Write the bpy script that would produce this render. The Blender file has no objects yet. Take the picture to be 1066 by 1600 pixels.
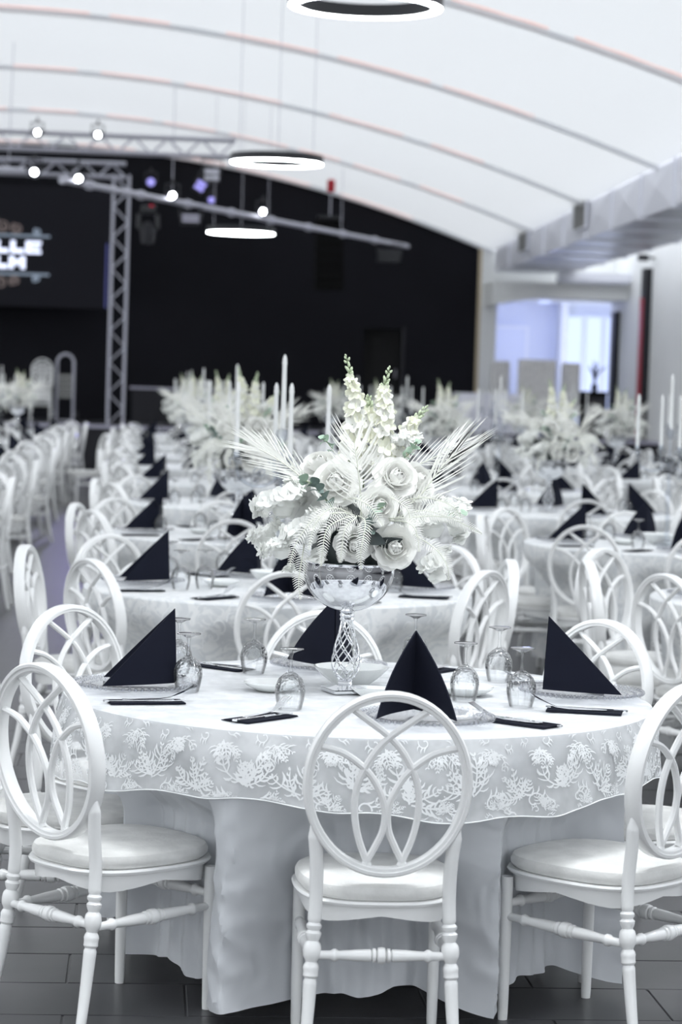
import bpy, math, random
import numpy as np
from mathutils import Vector, Matrix, noise

random.seed(7)
R = math.radians
PI = math.pi
SC = bpy.context.scene
COL = SC.collection

# ------------------------------------------------------------------ camera
YAW, PITCH, ROLL, CAMH = R(4.74), R(-3.03), R(1.8), 1.61
cd = bpy.data.cameras.new('camera')
cd.sensor_fit = 'VERTICAL'
cd.sensor_height = 36.0
cd.sensor_width = 24.0
cd.lens = 85.0
cd.clip_end = 300
cd.dof.use_dof = True
cd.dof.focus_distance = 6.5
cd.dof.aperture_fstop = 4.2
cam = bpy.data.objects.new('camera', cd)
COL.objects.link(cam)
_f = Vector((math.sin(YAW) * math.cos(PITCH), math.cos(YAW) * math.cos(PITCH), math.sin(PITCH)))
_r = Vector((math.cos(YAW), -math.sin(YAW), 0))
_u = _r.cross(_f)
_r2 = _r * math.cos(ROLL) + _u * math.sin(ROLL)
_u2 = _u * math.cos(ROLL) - _r * math.sin(ROLL)
cam.matrix_world = Matrix(((_r2.x, _u2.x, -_f.x, 0), (_r2.y, _u2.y, -_f.y, 0), (_r2.z, _u2.z, -_f.z, CAMH), (0, 0, 0, 1)))
SC.camera = cam
FPX = 85 / 36 * 1600


def proj(p):
    d = Vector(p) - Vector((0, 0, CAMH))
    z = max(d.dot(_f), .1)
    return 533 + FPX * d.dot(_r2) / z, 800 - FPX * d.dot(_u2) / z


# ------------------------------------------------------------------ world: even overcast daylight, let in by added side glazing and translucent ceilings
W = bpy.data.worlds.new('daylight')
SC.world = W
W.use_nodes = True
_bg = W.node_tree.nodes['Background']
_bg.inputs[0].default_value = (.925, .96, 1.0, 1)
_bg.inputs[1].default_value = 2.2
SC.view_settings.view_transform = 'Standard'
SC.view_settings.look = 'None'
SC.view_settings.exposure = 0.20
SC.view_settings.gamma = 1.0
SC.view_settings.use_curve_mapping = False
SC.cycles.max_bounces = 6
SC.cycles.use_denoising = True
SC.cycles.adaptive_threshold = .03
SC.cycles.transparent_max_bounces = 24
RING_POWER = 26.0


# ------------------------------------------------------------------ materials
MATS = {}


def nt(name):
    m = bpy.data.materials.new(name)
    m.use_nodes = True
    t = m.node_tree
    b = t.nodes['Principled BSDF']
    MATS[name] = m
    return m, t, b


def sset(b, **kw):
    for k, v in kw.items():
        k = k.replace('_', ' ')
        if k in b.inputs:
            b.inputs[k].default_value = v


def mat(name, col, rough=.5, metal=0, spec=.5, coat=0, bump=None, var=None, sss=0, sheen=0, emis=None, trans=0):
    m, t, b = nt(name)
    c = (*col, 1)
    sset(b, Base_Color=c, Roughness=rough, Metallic=metal, Coat_Weight=coat, Coat_Roughness=.08, Sheen_Weight=sheen)
    b.inputs['Specular IOR Level'].default_value = spec
    if emis:
        b.inputs['Emission Color'].default_value = (*emis[0], 1)
        b.inputs['Emission Strength'].default_value = emis[1]
    tc = t.nodes.new('ShaderNodeTexCoord')
    if var:
        n = t.nodes.new('ShaderNodeTexNoise')
        n.inputs['Scale'].default_value = var[0]
        n.inputs['Detail'].default_value = 4
        t.links.new(tc.outputs['Object'], n.inputs['Vector'])
        r = t.nodes.new('ShaderNodeValToRGB')
        r.color_ramp.elements[0].position = .35
        r.color_ramp.elements[1].position = .7
        r.color_ramp.elements[0].color = (*[x * (1 - var[1]) for x in col], 1)
        r.color_ramp.elements[1].color = c
        t.links.new(n.outputs['Fac'], r.inputs['Fac'])
        t.links.new(r.outputs['Color'], b.inputs['Base Color'])
    if bump:
        n = t.nodes.new('ShaderNodeTexNoise')
        n.inputs['Scale'].default_value = bump[0]
        n.inputs['Detail'].default_value = 5
        t.links.new(tc.outputs['Object'], n.inputs['Vector'])
        bp = t.nodes.new('ShaderNodeBump')
        bp.inputs['Strength'].default_value = bump[1]
        bp.inputs['Distance'].default_value = bump[2]
        t.links.new(n.outputs['Fac'], bp.inputs['Height'])
        t.links.new(bp.outputs['Normal'], b.inputs['Normal'])
    if trans:
        out = t.nodes['Material Output']
        tr = t.nodes.new('ShaderNodeBsdfTranslucent')
        tr.inputs[0].default_value = c
        mx = t.nodes.new('ShaderNodeMixShader')
        mx.inputs[0].default_value = trans
        t.links.new(b.outputs[0], mx.inputs[1])
        t.links.new(tr.outputs[0], mx.inputs[2])
        t.links.new(mx.outputs[0], out.inputs[0])
    return m


def emitter(name, col, s):
    m = bpy.data.materials.new(name)
    m.use_nodes = True
    t = m.node_tree
    t.nodes.remove(t.nodes['Principled BSDF'])
    e = t.nodes.new('ShaderNodeEmission')
    e.inputs[0].default_value = (*col, 1)
    e.inputs[1].default_value = s
    t.links.new(e.outputs[0], t.nodes['Material Output'].inputs[0])
    MATS[name] = m
    return m


def glassy(name, tint, refl=.9, ior=1.5, rough=.02, edge=.35, facet=0):
    """thin clear glass: transparent body, mirror-like where it turns away from the eye"""
    m = bpy.data.materials.new(name)
    m.use_nodes = True
    t = m.node_tree
    t.nodes.remove(t.nodes['Principled BSDF'])
    tr = t.nodes.new('ShaderNodeBsdfTransparent')
    tr.inputs[0].default_value = (*tint, 1)
    gl = t.nodes.new('ShaderNodeBsdfGlossy')
    gl.inputs['Color'].default_value = (refl, refl, refl, 1)
    gl.inputs['Roughness'].default_value = rough
    lw = t.nodes.new('ShaderNodeLayerWeight')
    lw.inputs['Blend'].default_value = .5
    f0 = ((ior - 1) / (ior + 1)) ** 2
    pw = t.nodes.new('ShaderNodeMath'); pw.operation = 'POWER'; pw.inputs[1].default_value = 3.5
    fr = t.nodes.new('ShaderNodeMath'); fr.operation = 'MULTIPLY_ADD'
    fr.inputs[1].default_value = 1 - f0; fr.inputs[2].default_value = f0
    rt = t.nodes.new('ShaderNodeValToRGB')
    rt.color_ramp.elements[0].position = .25; rt.color_ramp.elements[0].color = (*tint, 1)
    rt.color_ramp.elements[1].position = .97; rt.color_ramp.elements[1].color = (*[c * edge for c in tint], 1)
    t.links.new(lw.outputs['Facing'], rt.inputs['Fac']); t.links.new(rt.outputs['Color'], tr.inputs[0])
    if facet:
        tcx = t.nodes.new('ShaderNodeTexCoord')
        vo = t.nodes.new('ShaderNodeTexVoronoi'); vo.inputs['Scale'].default_value = facet
        bp = t.nodes.new('ShaderNodeBump'); bp.inputs['Strength'].default_value = .9; bp.inputs['Distance'].default_value = .004
        t.links.new(tcx.outputs['Object'], vo.inputs['Vector']); t.links.new(vo.outputs['Distance'], bp.inputs['Height'])
        t.links.new(bp.outputs['Normal'], gl.inputs['Normal']); t.links.new(bp.outputs['Normal'], lw.inputs['Normal'])
    t.links.new(lw.outputs['Facing'], pw.inputs[0]); t.links.new(pw.outputs[0], fr.inputs[0])
    mx = t.nodes.new('ShaderNodeMixShader')
    t.links.new(fr.outputs[0], mx.inputs[0])
    t.links.new(tr.outputs[0], mx.inputs[1])
    t.links.new(gl.outputs[0], mx.inputs[2])
    t.links.new(mx.outputs[0], t.nodes['Material Output'].inputs[0])
    MATS[name] = m
    return m


mat('white_plastic', (.87, .875, .87), .28, coat=.35, bump=(160, .06, .002))
mat('cushion', (.84, .84, .82), .95, spec=.15, sheen=.25, var=(13, .20), bump=(120, .4, .003))
mat('satin', (.69, .71, .74), .5, sheen=.2, bump=(9, .8, .02), trans=.12)
for n_ in MATS['satin'].node_tree.nodes:
    if n_.type == 'TEX_NOISE':
        n_.noise_type = 'RIDGED_MULTIFRACTAL'
        n_.inputs['Detail'].default_value = 2
        n_.inputs['Distortion'].default_value = .6
mat('thread', (.87, .885, .89), .6)
mat('napkin', (.0095, .011, .020), .9, spec=.12, bump=(500, .15, .001))
mat('chrome', (.74, .75, .77), .06, metal=1)
mat('steel', (.72, .73, .75), .16, metal=1)
mat('porcelain', (.86, .88, .87), .12, coat=.5)
mat('petal_white', (.94, .94, .91), .6, trans=.22, bump=(60, .15, .003))
mat('petal_cream', (.92, .93, .79), .6, trans=.22)
mat('hydrangea', (.94, .95, .92), .6, trans=.25)
mat('frond_white', (.94, .94, .89), .55, trans=.15)
mat('frond_stem', (.74, .76, .66), .6)
mat('green_stem', (.30, .37, .22), .6)
mat('bud', (.52, .60, .42), .6)
mat('eucalyptus', (.25, .33, .30), .6, var=(14, .3))
mat('eucalyptus_pale', (.40, .54, .42), .6, var=(14, .2))
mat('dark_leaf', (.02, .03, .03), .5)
mat('candle', (.88, .89, .88), .4, trans=.15)
mat('table_board', (.55, .50, .45), .6)
mat('black_metal', (.012, .012, .014), .4)
mat('stage_black', (.010, .010, .015), .7)
mat('black_wall', (.0105, .0105, .0145), .9, spec=.2, var=(.6, .25))
mat('door_black', (.0012, .0012, .0016), .8)
mat('ceiling_white', (.86, .87, .88), .75, trans=.32)
mat('added_light_film', (.92, .93, .95), .7, trans=.88)  # very translucent film, lets added light down on the right wall
mat('rib_grey', (.74, .75, .78), .6)
mat('wall_white', (.88, .89, .88), .7, var=(1.2, .05))
mat('wall_cool', (.74, .77, .84), .7)
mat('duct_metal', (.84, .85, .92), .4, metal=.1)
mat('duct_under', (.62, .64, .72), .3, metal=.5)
mat('grille_dark', (.05, .05, .05), .6)
mat('grille_slat', (.30, .30, .29), .5)
mat('truss_metal', (.55, .55, .62), .42, metal=.4)
mat('lamp_black', (.012, .013, .017), .45)
mat('red_strip', (.42, .006, .02), .5)
mat('stage_edge', (.42, .41, .50), .5)
mat('speaker_black', (.003, .003, .003), .85, spec=.15)
mat('screen_black', (.013, .013, .018), .8, spec=.2)
mat('throne_fabric', (.80, .79, .78), .8, var=(30, .25))
mat('stage_cloth', (.80, .80, .88), .7)
mat('gold_trim', (.55, .46, .32), .5)
mat('camera_white', (.75, .75, .75), .4)
mat('grout', (.010, .010, .012), .8)
emitter('ring_light', (.93, .97, 1.0), RING_POWER)
emitter('ring_light_added', (.95, .98, 1.0), RING_POWER * 5.2)  # stronger glow for the added ring lamps out of view
emitter('spot_light', (.92, .94, 1.0), 30)
emitter('screen_text', (.72, .78, 1.0), 1.6)
emitter('screen_line', (.45, .55, .70), .45)
emitter('screen_scroll', (.50, .42, .42), .30)
emitter('screen_edge', (.10, .11, .30), .55)
emitter('led_red', (1.0, .70, .66), .86)
emitter('violet_lens', (.35, .33, .85), 1.2)
emitter('red_lens', (.9, .03, .08), .8)
emitter('window_sky', (.55, .65, 1.0), 1.35)
glassy('glass', (.985, .988, .99), ior=1.6, edge=.22)
glassy('etched_glass', (.98, .985, .99), ior=1.65, edge=.16, facet=120)
glassy('cut_glass', (.97, .975, .99), ior=1.6, rough=.10, edge=.72)
glassy('crystal', (.90, .92, .95), ior=1.8, rough=.08)

# mottled satin of the far cloths: woven scrolls
m, t, b = nt('brocade')
sset(b, Base_Color=(.78, .80, .81, 1), Roughness=.6, Sheen_Weight=.2)
tc = t.nodes.new('ShaderNodeTexCoord')
v = t.nodes.new('ShaderNodeTexNoise'); v.inputs['Scale'].default_value = 11; v.inputs['Detail'].default_value = 2
v.inputs['Distortion'].default_value = 2.5
r = t.nodes.new('ShaderNodeValToRGB')
r.color_ramp.elements[0].position = .47; r.color_ramp.elements[0].color = (.70, .72, .735, 1)
r.color_ramp.elements[1].position = .54; r.color_ramp.elements[1].color = (.83, .84, .84, 1)
t.links.new(tc.outputs['Object'], v.inputs['Vector']); t.links.new(v.outputs['Fac'], r.inputs['Fac'])
t.links.new(r.outputs['Color'], b.inputs['Base Color'])

# sheer lace net: fine square mesh, part open
m = bpy.data.materials.new('lace_net'); m.use_nodes = True; MATS['lace_net'] = m
t = m.node_tree; b = t.nodes['Principled BSDF']
sset(b, Base_Color=(.83, .845, .855, 1), Roughness=.7)
tc = t.nodes.new('ShaderNodeTexCoord')
n = t.nodes.new('ShaderNodeTexNoise'); n.inputs['Scale'].default_value = 9; n.inputs['Detail'].default_value = 3
rp = t.nodes.new('ShaderNodeValToRGB')
rp.color_ramp.elements[0].position = .40; rp.color_ramp.elements[0].color = (.45, .45, .45, 1)
rp.color_ramp.elements[1].position = .62; rp.color_ramp.elements[1].color = (.70, .70, .70, 1)
tr = t.nodes.new('ShaderNodeBsdfTransparent')
mx = t.nodes.new('ShaderNodeMixShader')
t.links.new(tc.outputs['Object'], n.inputs['Vector']); t.links.new(n.outputs['Fac'], rp.inputs['Fac'])
t.links.new(rp.outputs['Color'], mx.inputs[0]); t.links.new(tr.outputs[0], mx.inputs[1]); t.links.new(b.outputs[0], mx.inputs[2])
t.links.new(mx.outputs[0], t.nodes['Material Output'].inputs[0])

# slate floor tile and the same layout as a pattern for the distance
TW, TD, TX0, TY0 = .625, .325, .15, 6.055
m, t, b = nt('floor_tile')
sset(b, Roughness=.34)
g = t.nodes.new('ShaderNodeNewGeometry')
n = t.nodes.new('ShaderNodeTexNoise'); n.inputs['Scale'].default_value = 3.2; n.inputs['Detail'].default_value = 6
r = t.nodes.new('ShaderNodeValToRGB')
r.color_ramp.elements[0].position = .3; r.color_ramp.elements[0].color = (.034, .034, .038, 1)
r.color_ramp.elements[1].position = .75; r.color_ramp.elements[1].color = (.062, .061, .066, 1)
t.links.new(g.outputs['Position'], n.inputs['Vector']); t.links.new(n.outputs['Fac'], r.inputs['Fac'])
t.links.new(r.outputs['Color'], b.inputs['Base Color'])
m, t, b = nt('floor_far')
sset(b, Roughness=.34)
g = t.nodes.new('ShaderNodeNewGeometry')
mp = t.nodes.new('ShaderNodeMapping')
mp.inputs['Location'].default_value = (-TX0, -TY0, 0)
br = t.nodes.new('ShaderNodeTexBrick')
br.inputs['Scale'].default_value = 1
br.inputs['Brick Width'].default_value = TW; br.inputs['Row Height'].default_value = TD
br.inputs['Mortar Size'].default_value = .004
br.inputs['Color1'].default_value = (.046, .046, .05, 1); br.inputs['Color2'].default_value = (.054, .053, .058, 1)
br.inputs['Mortar'].default_value = (.012, .012, .014, 1)
t.links.new(g.outputs['Position'], mp.inputs['Vector']); t.links.new(mp.outputs[0], br.inputs['Vector'])
t.links.new(br.outputs['Color'], b.inputs['Base Color'])


# ------------------------------------------------------------------ mesh helpers
class MB:
    def __init__(s):
        s.v = []; s.f = []

    def add(s, vs, fs):
        o = len(s.v)
        s.v.extend([tuple(p) for p in vs])
        s.f.extend([tuple(i + o for i in f) for f in fs])
        return s

    def box(s, a, b):
        (x0, y0, z0), (x1, y1, z1) = a, b
        return s.add([(x0, y0, z0), (x1, y0, z0), (x1, y1, z0), (x0, y1, z0), (x0, y0, z1), (x1, y0, z1), (x1, y1, z1), (x0, y1, z1)],
                     [(3, 2, 1, 0), (4, 5, 6, 7), (0, 1, 5, 4), (1, 2, 6, 5), (2, 3, 7, 6), (3, 0, 4, 7)])

    def bevbox(s, a, b, c=.01):
        """box with chamfered edges"""
        a = Vector(a); b = Vector(b); ctr = (a + b) / 2; h = (b - a) / 2
        vs = []; idx = {}
        for sx in (-1, 1):
            for sy in (-1, 1):
                for sz in (-1, 1):
                    for ax in range(3):
                        sg = (sx, sy, sz)
                        p = [ctr[i] + sg[i] * (h[i] - (0 if i == ax else c)) for i in range(3)]
                        idx[(sx, sy, sz, ax)] = len(vs); vs.append(p)
        fs = []
        for ax in range(3):
            o = [i for i in range(3) if i != ax]
            for sg in (-1, 1):
                q = []
                for (u, w) in ((-1, -1), (1, -1), (1, 1), (-1, 1)):
                    k = [0, 0, 0]; k[ax] = sg; k[o[0]] = u; k[o[1]] = w
                    q.append(idx[(*k, ax)])
                flip = (sg > 0) != (ax == 1)
                fs.append(tuple(q) if flip else tuple(reversed(q)))
        for ax in range(3):
            o = [i for i in range(3) if i != ax]
            for u in (-1, 1):
                for w in (-1, 1):
                    k0 = [0, 0, 0]; k0[ax] = -1; k0[o[0]] = u; k0[o[1]] = w
                    k1 = list(k0); k1[ax] = 1
                    fs.append((idx[(*k0, o[0])], idx[(*k1, o[0])], idx[(*k1, o[1])], idx[(*k0, o[1])]))
        for sx in (-1, 1):
            for sy in (-1, 1):
                for sz in (-1, 1):
                    fs.append(tuple(idx[(sx, sy, sz, ax)] for ax in range(3)))
        return s.add(vs, fs)

    def tube(s, pts, rad, seg=8, closed=False, cap=True, flat=None, up=None):
        pts = [Vector(p) for p in pts]
        n = len(pts)
        if not hasattr(rad, '__len__'):
            rad = [rad] * n
        rings = []
        prev = None
        for i, p in enumerate(pts):
            if closed:
                d = pts[(i + 1) % n] - pts[i - 1]
            else:
                d = pts[min(i + 1, n - 1)] - pts[max(i - 1, 0)]
            d.normalize()
            if prev is None:
                ref = Vector(up) if up else (Vector((0, 0, 1)) if abs(d.z) < .9 else Vector((0, 1, 0)))
                nx = ref.cross(d)
            else:
                nx = prev - d * prev.dot(d)
            nx.normalize(); prev = nx
            ny = d.cross(nx)
            fl = flat or (1, 1)
            rings.append([p + (nx * math.cos(2 * PI * k / seg) * fl[0] + ny * math.sin(2 * PI * k / seg) * fl[1]) * rad[i] for k in range(seg)])
        vs = [q for r_ in rings for q in r_]
        fs = []
        for i in range(n if closed else n - 1):
            j = (i + 1) % n
            for k in range(seg):
                k2 = (k + 1) % seg
                fs.append((i * seg + k, i * seg + k2, j * seg + k2, j * seg + k))
        if cap and not closed:
            fs.append(tuple(range(seg - 1, -1, -1)))
            fs.append(tuple((n - 1) * seg + k for k in range(seg)))
        return s.add(vs, fs)

    def lathe(s, prof, seg=24, ctr=(0, 0, 0), close=False):
        """prof = [(r, z)...] about +Z"""
        vs = []; fs = []
        ids = []
        for r_, z in prof:
            if r_ < 1e-6:
                ids.append([len(vs)] * seg); vs.append((ctr[0], ctr[1], ctr[2] + z))
            else:
                ids.append(list(range(len(vs), len(vs) + seg)))
                for k in range(seg):
                    a = 2 * PI * k / seg
                    vs.append((ctr[0] + r_ * math.cos(a), ctr[1] + r_ * math.sin(a), ctr[2] + z))
        m_ = len(prof)
        for i in range(m_ if close else m_ - 1):
            A = ids[i]; B = ids[(i + 1) % m_]
            for k in range(seg):
                k2 = (k + 1) % seg
                q = []
                for x in (A[k], A[k2], B[k2], B[k]):
                    if x not in q:
                        q.append(x)
                if len(q) > 2:
                    fs.append(tuple(q))
        return s.add(vs, fs)

    def prism(s, poly, axis, lo, hi):
        """poly in the two other axes, extruded along axis"""
        n = len(poly)
        o = [i for i in range(3) if i != axis]
        vs = []
        for h in (lo, hi):
            for p in poly:
                q = [0, 0, 0]; q[axis] = h; q[o[0]] = p[0]; q[o[1]] = p[1]; vs.append(q)
        fs = [tuple(range(n)), tuple(range(2 * n - 1, n - 1, -1))]
        for i in range(n):
            j = (i + 1) % n
            fs.append((i, i + n, j + n, j))
        return s.add(vs, fs)

    def mesh(s, name, m_, smooth=True):
        me = bpy.data.meshes.new(name)
        me.from_pydata([tuple(map(float, p)) for p in s.v], [], s.f)
        me.materials.append(MATS[m_])
        if smooth:
            me.polygons.foreach_set('use_smooth', [True] * len(me.polygons))
            try:
                me.set_sharp_from_angle(angle=R(38))
            except Exception:
                pass
        me.update()
        return me

    def build(s, name, m_, parent=None, smooth=True):
        return place(name, s.mesh(name, m_, smooth), parent)


def place(name, me, parent=None, loc=None, rot=None, scale=None, mw=None):
    o = bpy.data.objects.new(name, me)
    COL.objects.link(o)
    if parent is not None:
        o.parent = parent
    if loc is not None:
        o.location = loc
    if rot is not None:
        o.rotation_euler = rot
    if scale is not None:
        o.scale = scale if hasattr(scale, '__len__') else (scale,) * 3
    if mw is not None:
        o.matrix_local = mw
    return o


def tag(o, label=None, cat=None, group=None, kind=None):
    if label: o['label'] = label
    if cat: o['category'] = cat
    if group: o['group'] = group
    if kind: o['kind'] = kind
    return o


def empty(name, loc=(0, 0, 0), rz=0):
    o = bpy.data.objects.new(name, None)
    o.empty_display_size = .05
    COL.objects.link(o)
    o.location = loc
    o.rotation_euler = (0, 0, rz)
    return o


KIDS = {}


def kids(o):
    return [c for c in COL_CACHE if c.parent == o]


def copy_tree(src, parent=None):
    c = src.copy()
    COL.objects.link(c)
    c.parent = parent
    for ch in src.children:
        copy_tree(ch, c)
    return c


def remove_tree(o):
    for ch in list(o.children):
        remove_tree(ch)
    bpy.data.objects.remove(o)


def merge_tree(root, name):
    """all meshes below root as one mesh in root's own frame (for far, tiny copies)"""
    vs, fs, mi, mats = [], [], [], []

    def walk(o, M):
        for ch in o.children:
            L = M @ (ch.matrix_basis if ch.matrix_parent_inverse == Matrix() else ch.matrix_parent_inverse @ ch.matrix_basis)
            if ch.type == 'MESH':
                me = ch.data
                o0 = len(vs)
                vs.extend([tuple(L @ v_.co) for v_ in me.vertices])
                m0 = me.materials[0]
                if m0 not in mats: mats.append(m0)
                k = mats.index(m0)
                for p in me.polygons:
                    fs.append(tuple(i + o0 for i in p.vertices)); mi.append(k)
            walk(ch, L)
    walk(root, Matrix())
    me = bpy.data.meshes.new(name)
    me.from_pydata(vs, [], fs)
    for m_ in mats: me.materials.append(m_)
    me.polygons.foreach_set('material_index', mi)
    me.polygons.foreach_set('use_smooth', [True] * len(me.polygons))
    try:
        me.set_sharp_from_angle(angle=R(38))
    except Exception:
        pass
    me.update()
    return me


def bez(p0, p1, p2, n):
    p0, p1, p2 = Vector(p0), Vector(p1), Vector(p2)
    return [p0 * (1 - t_) ** 2 + p1 * 2 * t_ * (1 - t_) + p2 * t_ ** 2 for t_ in [i / (n - 1) for i in range(n)]]


def catmull(ps, n):
    ps = [Vector(p) for p in ps]
    P = [ps[0] * 2 - ps[1]] + ps + [ps[-1] * 2 - ps[-2]]
    out = []
    for i in range(1, len(P) - 2):
        for k in range(n):
            t_ = k / n
            a, b_, c, d = P[i - 1], P[i], P[i + 1], P[i + 2]
            out.append(.5 * ((2 * b_) + (c - a) * t_ + (2 * a - 5 * b_ + 4 * c - d) * t_ ** 2 + (3 * b_ - a - 3 * c + d) * t_ ** 3))
    out.append(ps[-1])
    return out


def smooth01(x):
    x = max(0., min(1., x))
    return x * x * (3 - 2 * x)


def struct(o, label=None, cat=None):
    return tag(o, label, cat, kind='structure')


# ================================================================== SETTING
YW = 46.3                       # back wall
VX0, VZ0, VK = -2.2, 6.0, .0225


def vault(x):
    return VZ0 - VK * (x - VX0) ** 2


XS = [-13 + 19.75 * i / 40 for i in range(41)]
# floor
fl = MB().box((-14, -10, -.12), (11, 41.6, -.004)).build('floor', 'floor_far', smooth=False)
struct(fl, 'dark grey slate-look tiled floor under the tables', 'floor')
tile_me = MB().bevbox((.002, .002, -.012), (TW - .002, TD - .002, 0), .0025).mesh('floor_tile', 'floor_tile', False)
bed = MB().box((-1.35, 4.7, -.010), (2.8, 11.3, -.006)).build('grout_bed', 'grout', fl, False)
n_t = 0
for j in range(-4, 16):
    for i in range(-3, 5):
        x = TX0 + i * TW + (TW / 2 if j % 2 else 0)
        y = TY0 + j * TD
        if x < -1.4 or x + TW > 2.85 or n_t >= 300:
            continue
        place('floor_tile', tile_me, fl, (x, y, random.uniform(-.0008, .0003)))
        n_t += 1
# ceiling vault
mb = MB()
# one sheet, made translucent so sky light glows through as added overhead light


def duct_x(y):
    return 6.62 - .0237 * (46 - y)


def xs_to(y):
    e = duct_x(y) - .02
    return [-13 + (e + 13) * i / 40 for i in range(41)]


vs = [(x, y, vault(x)) for y in (-8, YW + .3) for x in xs_to(y)]
mb.add(vs, [(i, i + 1, i + 42, i + 41) for i in range(40)])
ce = mb.build('ceiling', 'ceiling_white')
struct(ce, 'white arched barrel ceiling running the length of the hall', 'ceiling')
mb = MB().add([(duct_x(-8) - .03, -8, 4.5), (9.4, -8, 4.5), (9.4, YW + .3, 4.5), (6.6, YW + .3, 4.5)], [(0, 1, 2, 3)])  # aisle ceiling made translucent to brighten the right wall
struct(mb.build('ceiling_aisle', 'added_light_film', smooth=False), 'flat aisle ceiling above the air duct, made translucent for added light', 'ceiling')
# ribs with cove strips
RIBS = [YW - .05 - 5.6 * i for i in range(7)]
led_me = {}
for i, y in enumerate(RIBS):
    xs = xs_to(y)
    prof = [(x, vault(x) + .01) for x in xs] + [(x, vault(x) - .065) for x in reversed(xs)]
    o = MB().prism(prof, 1, y - .035, y + .035).build('trim_%d' % (i + 1), 'rib_grey')
    struct(o, ['arched ceiling rib against the black back wall', 'second arched ceiling rib from the black wall', 'third arched ceiling rib from the black wall',
               'fourth arched ceiling rib from the black wall', 'arched ceiling rib beside the largest ring lamp', 'arched ceiling rib overhead of the near tables',
               'arched ceiling rib nearest the added front glazing'][i], 'ceiling rib')
    s = -3.4
    while s < 4.9:
        L = random.uniform(.7, 1.5)
        pts = [(s + L * k / 5, vault(s + L * k / 5) - .014) for k in range(6)]
        poly = [(p[0], p[1] + .006) for p in pts] + [(p[0], p[1] - .006) for p in reversed(pts)]
        MB().prism(poly, 1, y - .16, y - .10).build('led_strip', 'led_red', o)
        s += L + random.uniform(.15, .7)
# back wall (black) with the doorway cut out
DX0, DX1, DZ = 4.18, 4.92, 2.70
for nm, a, b_ in (('wall_back', -13, DX0), ('wall_back', DX1, 6.36)):
    xs = np.linspace(a, b_, 24)
    poly = [(x, vault(x) + .05) for x in xs] + [(b_, 0), (a, 0)]
    o = MB().prism(poly, 1, YW, YW + .25).build('wall_back', 'black_wall', smooth=False)
    struct(o, 'black stage wall left of the dark doorway' if a < 0 else 'black stage wall right of the dark doorway', 'wall')
o = MB().prism([(DX0, DZ), (DX1, DZ), (DX1, vault(DX1) + .05), (DX0, vault(DX0) + .05)], 1, YW, YW + .25).build('wall_back', 'black_wall', smooth=False)
struct(o, 'black stage wall above the dark doorway', 'wall')
o = MB().box((DX0, YW + .20, .78), (DX1, YW + .26, DZ)).build('door_1', 'door_black', smooth=False)
struct(o, 'black door set back in the black stage wall', 'door')
MB().tube([(DX1 - .1, YW + .17, 1.75), (DX1 - .1, YW + .17, 1.92)], .012, 6).build('door_handle', 'truss_metal', o)
o = MB().box((DX1 - .015, YW - .02, .78), (DX1 + .05, YW + .02, DZ + .04)).build('trim_8', 'stage_black', smooth=False)
struct(o, 'dark upright frame of the black doorway', 'door frame')
# white pier between black wall and side room
o = MB().box((6.40, YW - .05, 0), (6.72, YW + .25, 4.75)).build('wall_pier', 'wall_white', smooth=False)
struct(o, 'narrow white pier at the end of the black wall', 'wall')
o = MB().box((6.34, YW - .06, 0), (6.40, YW + .02, 4.32)).build('trim_9', 'gold_trim', smooth=False)
struct(o, 'thin gold edge strip between black wall and white pier', 'trim')
# side room behind the opening
o = MB().box((6.72, YW, 3.42), (9.0, YW + .25, 4.7)).build('wall_header', 'wall_white', smooth=False)
struct(o, 'white header wall over the opening of the blue room', 'wall')
o = MB().prism([(6.45, 3.62), (9.0, 3.62), (9.0, 3.34), (7.3, 3.34), (6.45, 3.18)], 1, 44.9, YW).build('ceiling_soffit', 'wall_white', smooth=False)
struct(o, 'white dropped soffit below the end of the duct', 'ceiling')
o = MB().box((6.5, 52.2, .78), (10.9, 52.4, 3.7)).build('wall_room_back', 'wall_cool', smooth=False)
struct(o, 'pale blue rear wall of the side room', 'wall')
o = MB().box((6.5, YW + .25, .78), (6.7, 52.2, 3.7)).build('wall_room_left', 'wall_cool', smooth=False)
struct(o, 'pale left wall of the side room', 'wall')
o = MB().box((10.9, YW + .25, .78), (11.1, 52.4, 3.7)).build('wall_room_right', 'wall_cool', smooth=False)
struct(o, 'pale right wall of the side room', 'wall')
o = MB().box((6.5, YW + .25, 3.5), (11.1, 52.4, 3.7)).build('ceiling_room', 'wall_cool', smooth=False)
struct(o, 'pale ceiling of the side room', 'ceiling')
o = MB().box((9.0, YW, .0), (11.1, YW + .25, 3.7)).build('wall_room_front', 'wall_white', smooth=False)
struct(o, 'white wall closing the side room beside the opening', 'wall')
o = MB().box((7.36, 52.1, .78), (8.22, 52.2, 2.93)).build('door_2', 'wall_cool', smooth=False)
struct(o, 'pale grey door at the back of the side room', 'door')
MB().box((7.30, 52.08, .78), (7.36, 52.2, 2.99)).box((8.22, 52.08, .78), (8.28, 52.2, 2.99)).box((7.36, 52.08, 2.93), (8.22, 52.2, 2.99)).build('door_frame', 'wall_white', o, False)
MB().box((8.9, 51.6, .78), (9.05, 52.2, 3.5)).build('wall_room_fin', 'wall_white', smooth=False)
struct(bpy.data.objects['wall_room_fin'], 'narrow wall fin beside the bright windows', 'wall')
w = MB().box((9.1, 52.15, .9), (10.85, 52.2, 3.3)).build('window_1', 'wall_cool', smooth=False)
struct(w, 'bright bluish window with pale upright strips', 'window')
for k in range(4):
    MB().box((9.14 + .43 * k, 52.11, .95), (9.14 + .43 * k + .30, 52.145, 3.22)).build('pane', 'window_sky', w, False)
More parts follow.
